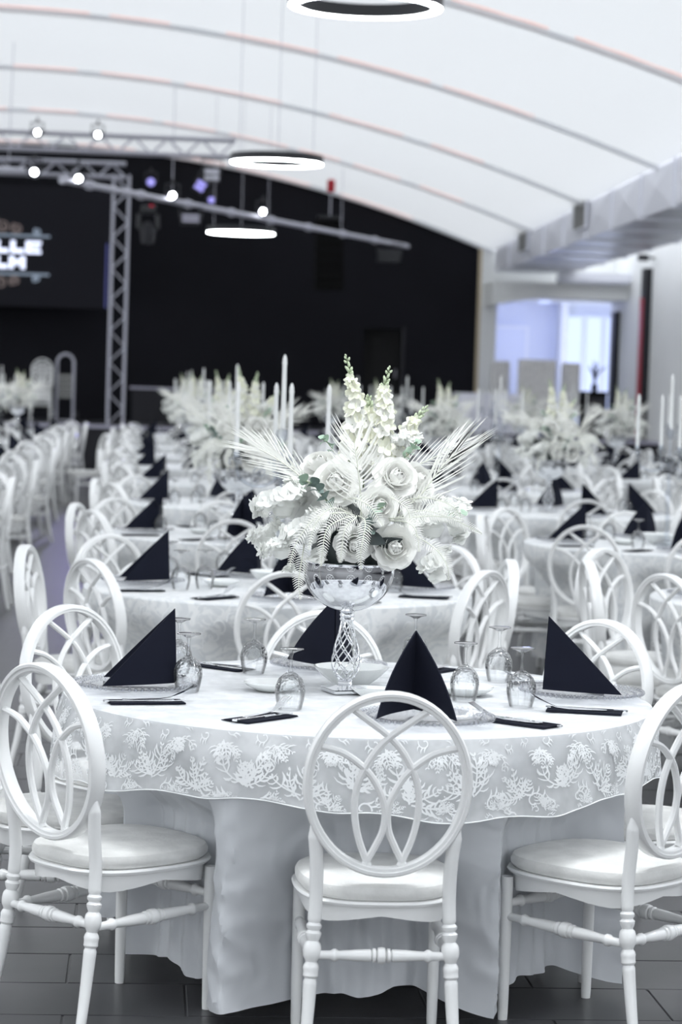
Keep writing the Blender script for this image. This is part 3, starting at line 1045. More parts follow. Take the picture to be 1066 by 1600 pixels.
def make_chair():
    root = empty('banquet_chair')
    tilt = lambda z: -.205 - (z - .45) * .13
    zc, hw, hh = .678, .188, .212
    # oval ring of the back
    prof = [(.011, -.017), (.007, -.023), (0, -.023), (-.002, -.018), (-.009, -.018), (-.011, -.014), (-.011, .014), (-.009, .018), (-.002, .018), (0, .023), (.007, .023), (.011, .017)]
    n = 60
    vs, fs = [], []
    m_ = len(prof)
    for k in range(n):
        a = 2 * PI * k / n
        c, s_ = math.cos(a), math.sin(a)
        nx, nz = c / hw, s_ / hh
        l_ = math.hypot(nx, nz); nx /= l_; nz /= l_
        for (r_, ax) in prof:
            z = zc + hh * s_ + nz * r_
            vs.append((hw * c + nx * r_, tilt(z) + ax, z))
    for k in range(n):
        k2 = (k + 1) % n
        for i in range(m_):
            i2 = (i + 1) % m_
            fs.append((k * m_ + i, k * m_ + i2, k2 * m_ + i2, k2 * m_ + i))
    MB().add(vs, fs).build('back_frame', 'white_plastic', root)
    A = [(-.45, .83), (-.15, .64), (.04, .505), (.19, .344), (.318, .135), (.39, -.07), (.40, -.32), (.34, -.61), (.20, -.93)]
    B = [(-.86, .42), (-.556, .344), (-.27, .154), (-.11, -.055), (-.023, -.28), (-.034, -.51), (-.12, -.70), (-.25, -.92)]
    for pts, off in ((A, .002), (B, -.002)):
        for sg in (1, -1):
            P = [(sg * u * hw, tilt(zc + v_ * hh) + off * sg, zc + v_ * hh) for u, v_ in pts]
            MB().tube(catmull(P, 4), .0085, 8, flat=(1, 1.15), up=(0, 1, 0)).build('back_bar', 'white_plastic', root)
    # rear legs with turned beads
    for sg in (-1, 1):
        P = catmull([(sg * .182, -.262, 0), (sg * .171, -.234, .13), (sg * .164, -.213, .27), (sg * .158, -.203, .40), (sg * .160, -.212, .50), (sg * .170, -.222, .585)], 22)
        rad = []
        for p_ in P:
            r_ = .0165
            z = p_.z
            if z < .2: r_ = .0125 + .004 * z / .2
            for zb, am, hb in ((.335, .003, .006), (.318, .0035, .008), (.222, .003, .006), (.238, .0035, .008), (.278, .006, .020)):
                if abs(z - zb) < hb: r_ = max(r_, .0160 + am * math.sqrt(max(0, 1 - ((z - zb) / hb) ** 2)))
            for zb in (.3265, .303, .253, .230, .213, .344):
                if abs(z - zb) < .0022: r_ = .0138
            if z > .55: r_ = .0165 * (1 - (z - .55) / .06)
            rad.append(max(.004, r_))
        MB().tube(P, rad, 10).build('leg', 'white_plastic', root)
    for sg in (-1, 1):
        P = [(sg * .172, .168, z) for z in (0, .02, .1, .2, .3, .37)]
        MB().tube(P, [.0125, .0135, .0145, .0155, .016, .016], 10).build('leg', 'white_plastic', root)
    # seat frame: lip and arched apron
    out = seat_outline()
    n = len(out)
    rows = [(.90, SEAT_Z - .002), (1.03, SEAT_Z - .002), (1.045, SEAT_Z - .007), (1.03, SEAT_Z - .013), (.97, SEAT_Z - .016), (.955, None), (.90, None), (.90, SEAT_Z - .012)]
    vs, fs = [], []
    for f_, z in rows:
        for k, (x, y) in enumerate(out):
            cx_ = max(0, 1 - min(math.hypot(abs(x) - .17, abs(y) - .17) / .17, 1))
            zz = z if z is not None else SEAT_Z - .038 - .024 * cx_
            vs.append((x * f_, y * f_, zz))
    for i in range(len(rows) - 1):
        for k in range(n):
            k2 = (k + 1) % n
            fs.append((i * n + k, (i + 1) * n + k, (i + 1) * n + k2, i * n + k2))
    fs.append(tuple(range(n)))
    MB().add(vs, fs).build('seat_frame', 'white_plastic', root)
    rows = [(.96, SEAT_Z - .001), (1.0, SEAT_Z + .008), (1.005, SEAT_Z + .020), (.98, SEAT_Z + .031), (.92, SEAT_Z + .037), (.7, SEAT_Z + .040), (.4, SEAT_Z + .041)]
    vs, fs = [], []
    for f_, z in rows:
        for (x, y) in out:
            vs.append((x * f_, y * f_, z))
    vs.append((0, 0, SEAT_Z + .0415))
    for i in range(len(rows) - 1):
        for k in range(n):
            k2 = (k + 1) % n
            fs.append((i * n + k, i * n + k2, (i + 1) * n + k2, (i + 1) * n + k))
    last = (len(rows) - 1) * n
    for k in range(n):
        fs.append((last + k, last + (k + 1) % n, len(vs) - 1))
    MB().add(vs, fs).build('seat_cushion', 'cushion', root)

    def stretcher(p0, p1):
        p0, p1 = Vector(p0), Vector(p1)
        spec = [(0, .010), (.13, .011), (.15, .0155), (.17, .0155), (.19, .011), (.33, .0145), (.42, .0155), (.43, .0105), (.437, .0175), (.457, .0175), (.465, .0105), (.475, .0195), (.5, .021), (.525, .0195), (.535, .0105), (.543, .0175), (.563, .0175), (.57, .0105), (.58, .0155), (.67, .0145), (.81, .011), (.83, .0155), (.85, .0155), (.87, .011), (1, .010)]
        MB().tube([p0.lerp(p1, t_) for t_, _ in spec], [r_ for _, r_ in spec], 12).build('stretcher', 'white_plastic', root)
    stretcher((-.163, -.214, .268), (.163, -.214, .268))
    stretcher((-.172, .168, .300), (.172, .168, .300))
    for sg in (-1, 1):
        stretcher((sg * .165, -.216, .262), (sg * .172, .168, .268))
    return root


chair_src = make_chair()
chair_far_me = merge_tree(chair_src, 'banquet_chair')
NCH = 0


def in_view(p, r_, y_lo=-40):
    px, py = proj(p)
    d = max((Vector(p) - Vector((0, 0, CAMH))).dot(_f), .5)
    m_ = r_ * FPX / d
    return -m_ < px < 1066 + m_ and py - m_ < 1600


def put_chair(x, y, face, label, group, far=False, z=0, check=True):
    """face = heading (rad) the sitter looks to"""
    global NCH
    if check and not in_view((x, y, .5 + z), .30):
        return None
    rz = face - PI / 2
    if far:
        o = place('banquet_chair', chair_far_me, None, (x, y, z), (0, 0, rz))
    else:
        o = copy_tree(chair_src)
        o.location = (x, y, z); o.rotation_euler = (0, 0, rz)
    tag(o, label, 'chair', group)
    NCH += 1
    return o


# ================================================================== TABLE AND CLOTHS
TZ = .76       # level on which the tableware stands
tb = empty('round_table')
MB().lathe([(0, .722), (.785, .722), (.795, .728), (.795, .745), (.785, .751), (0, .751)], 48).build('tabletop', 'table_board', tb)
for k in range(4):
    a = PI / 4 + k * PI / 2
    lg = MB().box((-.016, -.016, 0), (.016, .016, .722)).build('leg', 'black_metal', tb, False)
    lg.location = (.5 * math.cos(a), .5 * math.sin(a), 0)
MB().tube([(.5 * math.cos(PI / 4), .5 * math.sin(PI / 4), .25), (.5 * math.cos(5 * PI / 4), .5 * math.sin(5 * PI / 4), .25)], .012, 6).build('brace', 'black_metal', tb)
table_far_me = merge_tree(tb, 'round_table')

CH_ANG = [-93, -147, -43, 2, 46, 92, 130, 172]
CH_TOP = [1.03, 1.04, 1.04, 1.02, 1.17, .93, 1.24, 1.06]


def ang_diff(a, b_):
    return abs((a - b_ + 180) % 360 - 180)


def cloth_mesh(angs, tops, hem_low, mname, lum, seed, nth=300, nz=26, top_r=.80, ztop=.756, creases=False):
    """long cloth hanging in folds between the chairs, pushed in by the seats"""
    vs, fs = [], []
    zs = [ztop - .004 - (ztop - .02) * (i / (nz - 1)) for i in range(nz)]

    def prof(th, z):
        deg = math.degrees(th)
        msk, rin = 0, .8
        for a, tp in zip(angs, tops):
            d = ang_diff(deg, a)
            q = smooth01(1 - (d - 13) / 15)
            if q > msk:
                msk = q; rin = min(.79, tp - .27 - .225)
        t_ = max(0., (ztop - z) / ztop)
        out = top_r + .006 + .03 * t_ + .014 * t_ * math.sin(th * 23 + seed) + .01 * t_ * math.sin(th * 41 + 2 * seed)
        p = smooth01((.70 - z) / .24)
        inn = top_r + .004 - (top_r - rin) * p + .006 * math.sin(th * 57) * p
        r_ = out * (1 - msk) + inn * msk
        wr = noise.noise(Vector((math.cos(th) * 5 + seed, math.sin(th) * 5, z * 6))) * .010 + abs(noise.noise(Vector((math.cos(th) * 11, math.sin(th) * 11 + seed, z * 9 + th * 2)))) * .010
        if creases:
            c1 = 1 - abs(noise.noise(Vector((th * 9 + z * 7 + seed, z * 6 - th * 3, 1.7)))) * 2.2
            c2 = 1 - abs(noise.noise(Vector((th * 14 - z * 12, z * 10 + seed, 5.1)))) * 2.2
            wr += (.014 * max(0, c1) ** 4 + .010 * max(0, c2) ** 5) * (.25 + .75 * (1 - msk) ** 2)
        return r_ + wr * min(1, t_ * 3), msk
    hem = []
    for k in range(nth):
        th = 2 * PI * k / nth
        _, msk = prof(th, .3)
        hem.append(hem_low + .035 * msk + .012 * math.sin(th * 9 + seed) + .008 * math.sin(th * 21))
    rings = [[(0, 0, ztop)]]
    ids = []
    vs.append((0, 0, ztop))
    for rr in (.3, .6, .76, top_r - .004):
        ids.append([])
        for k in range(nth):
            th = 2 * PI * k / nth
            ids[-1].append(len(vs)); vs.append((rr * math.cos(th), rr * math.sin(th), ztop))
    for i in range(nz):
        ids.append([])
        for k in range(nth):
            th = 2 * PI * k / nth
            z = ztop - .006 + (hem[k] - (ztop - .006)) * i / (nz - 1)
            r_, _ = prof(th, z)
            if i == 0: r_ = top_r + .003
            ids[-1].append(len(vs)); vs.append((r_ * math.cos(th), r_ * math.sin(th), z))
    fs += [(0, ids[0][k], ids[0][(k + 1) % nth]) for k in range(nth)]
    for i in range(len(ids) - 1):
        for k in range(nth):
            k2 = (k + 1) % nth
            fs.append((ids[i][k], ids[i + 1][k], ids[i + 1][k2], ids[i][k2]))
    return MB().add(vs, fs).mesh(mname, lum), prof


# sheer lace overlay
def lace_prof(th, d):
    """d = distance below the table edge along the drop"""
    k = min(1, d / .06)
    wav = math.sin(th * 13 + 1.2) * .5 + math.sin(th * 29 + .4) * .35 + math.sin(th * 47) * .2
    return .8075 + .012 * k + d * .10 + wav * .011 * min(1, d / .12), .754 - d * .985


def lace_drop(th):
    return .182 + .018 * math.sin(th * 4 + .3) + .006 * math.sin(th * 17)


def lace_mesh(nth=340, nr=9):
    vs, fs, ids = [], [], []
    vs.append((0, 0, .7585))
    for rr in (.4, .72, .796):
        ids.append([])
        for k in range(nth):
            th = 2 * PI * k / nth
            ids[-1].append(len(vs)); vs.append((rr * math.cos(th), rr * math.sin(th), .7585))
    for i in range(nr):
        ids.append([])
        for k in range(nth):
            th = 2 * PI * k / nth
            r_, z = lace_prof(th, lace_drop(th) * i / (nr - 1))
            ids[-1].append(len(vs)); vs.append((r_ * math.cos(th), r_ * math.sin(th), z))
    fs += [(0, ids[0][k], ids[0][(k + 1) % nth]) for k in range(nth)]
    for i in range(len(ids) - 1):
        for k in range(nth):
            k2 = (k + 1) % nth
            fs.append((ids[i][k], ids[i + 1][k], ids[i + 1][k2], ids[i][k2]))
    return MB().add(vs, fs).mesh('lace_overlay', 'lace_net')


def strokes_flower(seed):
    """acanthus spray: feathered curving leaves and scrolls, as (polyline, widths) in a unit motif"""
    S = []
    g = random.Random(seed)

    def leaf(x0, y0, a0, L_, curl, n=8, w=.20):
        spine = []
        x, y, a = x0, y0, a0
        for i in range(n + 1):
            spine.append((x, y, a))
            x += math.cos(a) * L_ / n; y += math.sin(a) * L_ / n
            a += curl / n * (.5 + i / n)
        S.append(([(p_[0], p_[1]) for p_ in spine], [.03] * n + [.008]))
        for i in range(1, n + 1):
            x, y, a = spine[i]
            for sg in (-1, 1):
                if g.random() < .12:
                    continue
                l_ = (w * math.sin(PI * (.15 + .78 * i / n)) + .02) * g.uniform(.55, 1.25)
                b_ = a + sg * g.uniform(.7, 1.3)
                c_ = a + sg * g.uniform(-.2, .5)
                p1 = (x + math.cos(b_) * l_ * .5, y + math.sin(b_) * l_ * .5)
                p2 = (p1[0] + math.cos((b_ + c_) / 2) * l_ * .35, p1[1] + math.sin((b_ + c_) / 2) * l_ * .35)
                p3 = (p2[0] + math.cos(c_) * l_ * .35, p2[1] + math.sin(c_) * l_ * .35)
                wm = g.uniform(.028, .052)
                S.append(([(x, y), p1, p2, p3], [.016, wm, wm * .8, .006]))
    for k in range(5):
        a0 = PI / 2 + (k - 2) * g.uniform(.55, .8)
        leaf(g.uniform(-.05, .05), g.uniform(-.2, -.05), a0, g.uniform(.36, .66), (k - 2) * -g.uniform(.3, .9) + g.uniform(-.6, .6), g.choice((5, 6, 8)), g.uniform(.12, .22))
    for sg in (-1, 1):
        r0 = g.uniform(.12, .22)
        cx, cy = sg * g.uniform(.25, .38), g.uniform(-.5, -.3)
        pts = []
        for i in range(16):
            a = -.6 + i / 15 * 5.6
            q = r0 * (1 - .82 * i / 15)
            pts.append((cx + sg * q * math.cos(a), cy + q * math.sin(a)))
        S.append((pts, [.012] + [.030] * 12 + [.036, .045, .03]))
        for i in (2, 4, 6):
            q = pts[i]
            S.append(([q, (q[0] + sg * .06, q[1] + .05), (q[0] + sg * .09, q[1] + .12)], [.03, .035, .006]))
    return S


def strokes_scroll():
    S = []
    for sg in (-1, 1):
        pts = []
        for i in range(22):
            a = 1.2 + i / 21 * 8.2
            q = .34 * (1 - .82 * i / 21)
            pts.append((sg * (.12 + q * math.cos(a)), sg * .22 + q * math.sin(a)))
        S.append((pts, [.02] + [.05] * 19 + [.06, .04]))
        S.append(([(sg * .12, sg * .56), (sg * .34, sg * .72), (sg * .3, sg * .95)], [.04, .05, .01]))
    return S


def embroidery(profile, motifs, S, off=.0025, limit=None):
    """motifs = [(theta, d, size, rot, flip)]"""
    mb_ = MB()
    for (th0, d0, sz, rot, flip) in motifs:
        cr, sr = math.cos(rot), math.sin(rot)
        for pts, wd in S:
            vs = []
            n = len(pts)
            for i, (x, y) in enumerate(pts):
                x0, y0 = pts[max(0, i - 1)]; x1, y1 = pts[min(n - 1, i + 1)]
                tx, ty = x1 - x0, y1 - y0
                l_ = math.hypot(tx, ty) or 1
                nx, ny = -ty / l_, tx / l_
                for sd in (-1, 1):
                    px, py = (x + nx * wd[i] * .5 * sd) * flip, y + ny * wd[i] * .5 * sd
                    qx, qy = (px * cr - py * sr) * sz, (px * sr + py * cr) * sz
                    d = d0 - qy
                    th = th0 + qx / .82
                    d = max(.002, d)
                    if limit: d = min(d, limit(th) - .004)
                    r_, z = profile(th, d)
                    vs.append(((r_ + off) * math.cos(th), (r_ + off) * math.sin(th), z))
            fs = [(2 * i, 2 * i + 1, 2 * i + 3, 2 * i + 2) for i in range(n - 1)]
            mb_.add(vs, fs)
    return mb_


# ================================================================== TABLEWARE
# wine glass standing on its rim, foot up (local z 0 = table)
gp = [(.031, 0), (.0365, .022), (.0400, .045), (.0385, .062), (.031, .080), (.018, .092), (.007, .099), (.0042, .108), (.0040, .138), (.0065, .147), (.020, .1535), (.0325, .157), (.0325, .1595), (0, .161)]
gi = [(0, .090), (.012, .089), (.027, .080), (.0355, .062), (.0372, .045), (.0342, .022), (.029, 0)]
glass_me = MB().lathe(gp + gi, 28).mesh('wine_glass', 'glass')
glass_me.materials.append(MATS['etched_glass'])
for p_ in glass_me.polygons:
    z = sum(glass_me.vertices[i].co.z for i in p_.vertices) / len(p_.vertices)
    if .050 < z < .098:
        p_.material_index = 1
# beaded glass charger
plate_src_me = MB().lathe([(0, .003), (.10, .003), (.115, .006), (.165, .014), (.172, .016), (.172, .019), (.165, .018), (.115, .010), (.10, .007), (0, .007)], 48).mesh('plate_body', 'cut_glass')
mb = MB()
for ring, nb, br in ((.171, 64, .0062), (.150, 52, .005), (.128, 44, .004)):
    for k in range(nb):
        a = 2 * PI * k / nb
        c = Vector((ring * math.cos(a), ring * math.sin(a), .018 if ring > .17 else (.0155 if ring > .14 else .0115)))
        mb.lathe([(0, -br), (br * .8, -br * .55), (br, 0), (br * .8, br * .55), (0, br)], 6, c)
beads_me = mb.mesh('rim_beads', 'cut_glass')


def napkin_mesh():
    # spine vertical toward +X, two wings open toward -X
    H_, L_, hw = .204, .19, .100
    th = .004
    mb_ = MB()
    for sg in (-1, 1):
        ap = Vector((.0, 0, H_)); sp = Vector((.01, 0, 0)); tip = Vector((-L_, sg * hw, 0))
        rows = []
        n = 9
        grid = []
        for i in range(n):
            t_ = i / (n - 1)
            bot = sp.lerp(tip, t_); top = ap.lerp(tip, t_)
            col_ = []
            for j in range(6):
                s_ = j / 5
                p_ = bot.lerp(top, s_)
                bow = math.sin(PI * t_) * .012 * sg
                col_.append(p_ + Vector((0, bow, 0)))
            grid.append(col_)
        nrm = (tip - sp).cross(ap - sp).normalized() * sg
        vs = []
        for side in (0, 1):
            for i in range(n):
                for j in range(6):
                    vs.append(grid[i][j] + nrm * (th * (side - .5) * (1 if sg > 0 else 1)))
        fs = []
        o = n * 6
        for i in range(n - 1):
            for j in range(5):
                a = i * 6 + j
                fs.append((a, a + 1, a + 7, a + 6)); fs.append((o + a, o + a + 6, o + a + 7, o + a + 1))
        for i in range(n - 1):
            fs.append((i * 6, (i + 1) * 6, o + (i + 1) * 6, o + i * 6))
            fs.append((i * 6 + 5, o + i * 6 + 5, o + (i + 1) * 6 + 5, (i + 1) * 6 + 5))
        mb_.add(vs, fs)
    return mb_


wing = napkin_mesh()
napkin_me = wing.mesh('napkin_pyramid', 'napkin')
flat_me = MB().bevbox((-.10, -.044, 0), (.10, .044, .002), .0008).bevbox((-.098, -.042, .002), (.10, .036, .004), .0008).mesh('folded_napkin', 'napkin', False)


def outline_solid(pts, th, bend=None):
    mb_ = MB().prism([(x, y) for x, y in pts], 2, 0, th)
    if bend:
        mb_.v = [(x, y, z + bend(x)) for x, y, z in mb_.v]
    return mb_


# fork along +X, tines at +X end
up = [(-.10, .0055), (-.06, .006), (0, .0035), (.035, .0035), (.05, .007), (.058, .0105), (.065, .012), (.10, .0115)]
tin = []
for k in range(4):
    y = .0115 - k * .00767
    y0, y1 = y, y - .0035
    if k: tin += [(.068, y0 + .0005)]
    tin += [(.10, y0), (.102, (y0 + y1) / 2), (.10, y1)]
    if k < 3: tin += [(.068, y1 - .0005)]
lo = [(x, -y) for x, y in reversed(up)]
fork_me = outline_solid([(-.103, 0)] + up[:-1] + tin + lo[1:], .002, lambda x: .003 + .034 * max(0, (x - .02) / .08) ** 1.3).mesh('fork', 'chrome', False)
kn = [(-.11, .004), (-.105, .008), (-.05, .0085), (.0, .006), (.01, .0085), (.06, .010), (.095, .007), (.11, -.004), (.06, -.0085), (.01, -.0085), (0, -.006), (-.05, -.0085), (-.105, -.008), (-.11, -.004)]
knife_me = outline_solid(kn, .004).mesh('knife', 'chrome', False)
bowl_me = MB().lathe([(0, .002), (.045, 0), (.05, .004), (.085, .030), (.105, .052), (.108, .055), (.104, .055), (.08, .032), (.045, .009), (0, .007)], 40).mesh('serving_bowl', 'porcelain')
dish_me = MB().lathe([(0, .002), (.045, 0), (.05, .003), (.072, .014), (.080, .022), (.080, .025), (.076, .024), (.05, .008), (0, .006)], 40).mesh('side_dish', 'porcelain')
mb = MB().bevbox((-.11, -.04, 0), (.11, .04, .006), .002).bevbox((-.105, -.036, .006), (.105, .036, .014), .004)
tray_me = MB().add([(-.085, -.03, 0), (.085, -.03, 0), (.085, .03, 0), (-.085, .03, 0), (-.11, -.045, .02), (.11, -.045, .02), (.11, .045, .02), (-.11, .045, .02),
                    (-.102, -.038, .02), (.102, -.038, .02), (.102, .038, .02), (-.102, .038, .02), (-.08, -.026, .005), (.08, -.026, .005), (.08, .026, .005), (-.08, .026, .005)],
                   [(3, 2, 1, 0), (0, 1, 5, 4), (1, 2, 6, 5), (2, 3, 7, 6), (3, 0, 4, 7), (4, 5, 9, 8), (5, 6, 10, 9), (6, 7, 11, 10), (7, 4, 8, 11),
                    (8, 9, 13, 12), (9, 10, 14, 13), (10, 11, 15, 14), (11, 8, 12, 15), (12, 13, 14, 15)]).mesh('oblong_dish', 'porcelain', False)


def make_plate():
    o = empty('charger_plate')
    place('plate_body', plate_src_me, o)
    b_ = place('rim_beads', beads_me, o)
    b_['kind'] = 'stuff'
    return o


plate_src = make_plate()

# ------------------------------------------------------------------ chrome pedestal bowl
def make_pedestal():
    o = empty('flower_pedestal')
    c = MB().bevbox((-.052, -.052, 0), (.052, .052, .012), .003).add([(-.052, -.052, .012), (.052, -.052, .012), (.052, .052, .012), (-.052, .052, .012), (-.03, -.03, .022), (.03, -.03, .022), (.03, .03, .022), (-.03, .03, .022)],
        [(0, 1, 5, 4), (1, 2, 6, 5), (2, 3, 7, 6), (3, 0, 4, 7), (4, 5, 6, 7)]).build('base_plate', 'chrome', o, False)
    c.rotation_euler = (0, 0, R(18))
    MB().lathe([(0, .022), (.020, .022), (.022, .026), (.020, .030), (.022, .034), (.018, .038), (0, .038)], 20).build('lower_collar', 'chrome', o)

    def vr(t_):
        return .014 + .036 * (math.sin(PI * min(1, t_ * 1.08) ** .85)) ** 1.15 * (1 if t_ < .92 else 1)
    for sg in (-1, 1):
        pts = []
        for i in range(33):
            t_ = i / 32
            a = sg * t_ * R(190)
            r_ = .0145 + .0185 * math.sin(PI * t_ ** .62) ** 1.2 + .006 * math.sin(PI * t_ ** .45) ** 2
            pts.append((r_ * math.cos(a), r_ * math.sin(a), .036 + .166 * t_))
        me = MB().tube(pts, .0019, 6).mesh('stem_wire', 'chrome')
        for k in range(6):
            place('stem_wire', me, o, rot=(0, 0, 2 * PI * k / 6 + (.2 if sg > 0 else 0)))
    MB().lathe([(0, .198), (.018, .198), (.021, .203), (.018, .209), (.022, .214), (.019, .222), (.026, .228), (.018, .236), (0, .236)], 20).build('upper_collar', 'chrome', o)
    prof = []
    for i in range(15):
        a = -PI / 2 + i / 14 * (PI / 2 + .10)
        prof.append((.126 * math.cos(a), .342 + .118 * math.sin(a)))
    prof += [(.1285, .361), (.127, .363), (.123, .356)]
    for i in range(12):
        a = .06 - i / 11 * (PI / 2 + .06)
        prof.append((.122 * math.cos(a), .342 + .113 * math.sin(a)))
    MB().lathe(prof, 56).build('bowl', 'chrome', o)
    return o


ped_src = make_pedestal()
ped_me = merge_tree(ped_src, 'flower_pedestal')


# ------------------------------------------------------------------ crystal candelabrum
def make_candelabrum():
    o = empty('candelabrum')
    MB().lathe([(0, 0), (.075, 0), (.078, .008), (.06, .02), (.03, .032), (.02, .045), (0, .045)], 12).build('base', 'crystal', o, False)
    pr = [(0, .045), (.016, .045), (.013, .06), (.020, .075), (.013, .09), (.011, .25), (.018, .265), (.024, .285), (.018, .305), (.011, .32), (.011, .44), (.022, .455), (.028, .475), (.022, .495), (.012, .505), (.011, .60), (.022, .615), (.030, .635), (.022, .655), (0, .657)]
    MB().lathe(pr, 8).build('stem', 'crystal', o, False)
    arm = MB().tube(catmull([(.012, 0, .46), (.06, 0, .425), (.12, 0, .42), (.175, 0, .455), (.19, 0, .515)], 5), .0075, 8).mesh('arm', 'crystal')
    curl = MB().tube([(.09 + .028 * (1 - i / 24) * math.cos(i * .42), 0, .475 + .028 * (1 - i / 24) * math.sin(i * .42)) for i in range(22)], .004, 6).mesh('curl', 'crystal')
    cup = MB().lathe([(0, 0), (.008, 0), (.012, .012), (.030, .018), (.031, .022), (.014, .024), (.017, .045), (.014, .045), (.012, .026), (0, .026)], 12).mesh('candle_cup', 'crystal')
    drop = MB().lathe([(0, -.03), (.006, -.022), (.004, -.006), (.0015, 0)], 6).mesh('drop', 'crystal', False)
    for k in range(4):
        a = k * PI / 2
        m_ = place('arm', arm, o, rot=(0, 0, a))
        place('curl', curl, m_)
        place('candle_cup', cup, m_, (.19, 0, .513))
        for q in range(3):
            b_ = q * 2.1
            place('drop', drop, m_, (.19 + .028 * math.cos(b_), .028 * math.sin(b_), .532))
    return o


cdl_src = make_candelabrum()
cdl_me = merge_tree(cdl_src, 'candelabrum')
candle_me = MB().lathe([(0, 0), (.0105, 0), (.0105, .01), (.0088, .262), (.0108, .272), (.0085, .282), (.0095, .287), (.004, .304), (0, .308)], 10).mesh('taper_candle', 'candle')


# ================================================================== BOUQUET
def strip(mb_, pts, wd, side):
    """flat ribbon along pts, wd half widths, side = sideways vector"""
    vs = []
    for p_, w_ in zip(pts, wd):
        vs += [p_ - side * w_, p_ + side * w_]
    n = len(pts)
    mb_.add(vs, [(2 * i, 2 * i + 1, 2 * i + 3, 2 * i + 2) for i in range(n - 1)])


def petal_mesh(w, h, bulge, curl, name='petal', m_='petal_white', nu=5, nv=6, ruff=0.0):
    vs, fs = [], []
    for j in range(nv):
        v_ = j / (nv - 1)
        hwid = w * (.30 + .70 * math.sin(min(1, v_ * 1.15) * PI * .56)) * (1 if v_ < .85 else 1 - (v_ - .85) * 1.6)
        for i in range(nu):
            u = -1 + 2 * i / (nu - 1)
            y = -bulge * math.sin(v_ * PI * .8) - curl * v_ ** 3 + (w * .45) * u * u * (1 - .6 * v_)
            vs.append((hwid * u, y + ruff * math.sin(u * 5 + v_ * 3) * v_, h * v_ - h * .10 * u * u * v_))
    for j in range(nv - 1):
        for i in range(nu - 1):
            a = j * nu + i
            fs.append((a, a + 1, a + nu + 1, a + nu))
    return MB().add(vs, fs).mesh(name, m_)


pet_in = petal_mesh(.018, .040, .006, -.004)
pet_mid = petal_mesh(.027, .047, .010, .004, ruff=.001)
pet_out = petal_mesh(.033, .050, .010, .016, ruff=.0025)
core_me = MB().lathe([(0, -.012), (.012, -.006), (.016, .010), (.012, .026), (.006, .034), (.0, .036)], 14).mesh('rose', 'petal_white')


def orient(d, spin=0):
    q = Vector(d).normalized().to_track_quat('Z', 'Y')
    return (q @ Matrix.Rotation(spin, 4, 'Z').to_quaternion()).to_matrix().to_4x4()


def bq(px, py, dy=0.):
    k = 1 + dy / 6.6
    return Vector(((px - 545) * .00177 * k - (880 - py) * .0000556, dy, .359 + (880 - py) * .001755 * k + (px - 545) * .00005))


def add_rose(root, p, d, s=1.0):
    o = place('rose', core_me, root)
    o.matrix_local = Matrix.Translation(Vector(p)) @ orient(d, random.random() * 6) @ Matrix.Scale(s * .80, 4) @ Matrix.Translation((0, 0, -.02))
    for n, me, tl, r0, z0, off in ((3, pet_in, -16, .011, .012, 0), (3, pet_in, -9, .015, .009, 1.1), (4, pet_in, 0, .018, .006, .5), (5, pet_mid, 8, .019, .001, .2), (5, pet_mid, 20, .021, -.003, .8), (6, pet_out, 36, .021, -.006, .4), (6, pet_out, 56, .020, -.010, .9)):
        for k in range(n):
            a = 2 * PI * k / n + off + random.uniform(-.12, .12)
            M = Matrix.Rotation(a, 4, 'Z') @ Matrix.Translation((0, -r0, z0)) @ Matrix.Rotation(R(tl + random.uniform(-5, 5)), 4, 'X')
            place('petal', me, o, mw=M)
    return o


def floret(n, r_, w_, cup, m_, name='floret', notch=0., seg=4):
    mb_ = MB()
    for k in range(n):
        a = 2 * PI * k / n
        d = Vector((math.cos(a), math.sin(a), 0)); sd = Vector((-math.sin(a), math.cos(a), 0))
        pts, wd = [], []
        for i in range(seg + 1):
            t_ = i / seg
            pts.append(d * (.0015 + r_ * t_) + Vector((0, 0, cup * r_ * (t_ ** 1.6))))
            wd.append(w_ * (math.sin(PI * (.12 + .78 * t_)) if not notch else max(.03, math.sin(PI * (.1 + .9 * t_)) ** .8)))
        strip(mb_, pts, wd, sd)
        # fold the petal a little along its middle
    return mb_.mesh(name, m_)


fl_cream = floret(5, .021, .0085, .35, 'petal_cream')
fl_cream_s = floret(5, .015, .006, .55, 'petal_cream')
fl_white_d = floret(5, .022, .0085, .30, 'petal_white')
fl_hyd = floret(4, .024, .0125, .20, 'hydrangea', seg=5)
fl_star = floret(5, .019, .0055, .25, 'hydrangea', notch=1)
bud_me = MB().lathe([(0, -.002), (.0035, .001), (.0042, .005), (.0025, .010), (0, .012)], 7).mesh('bud', 'bud')


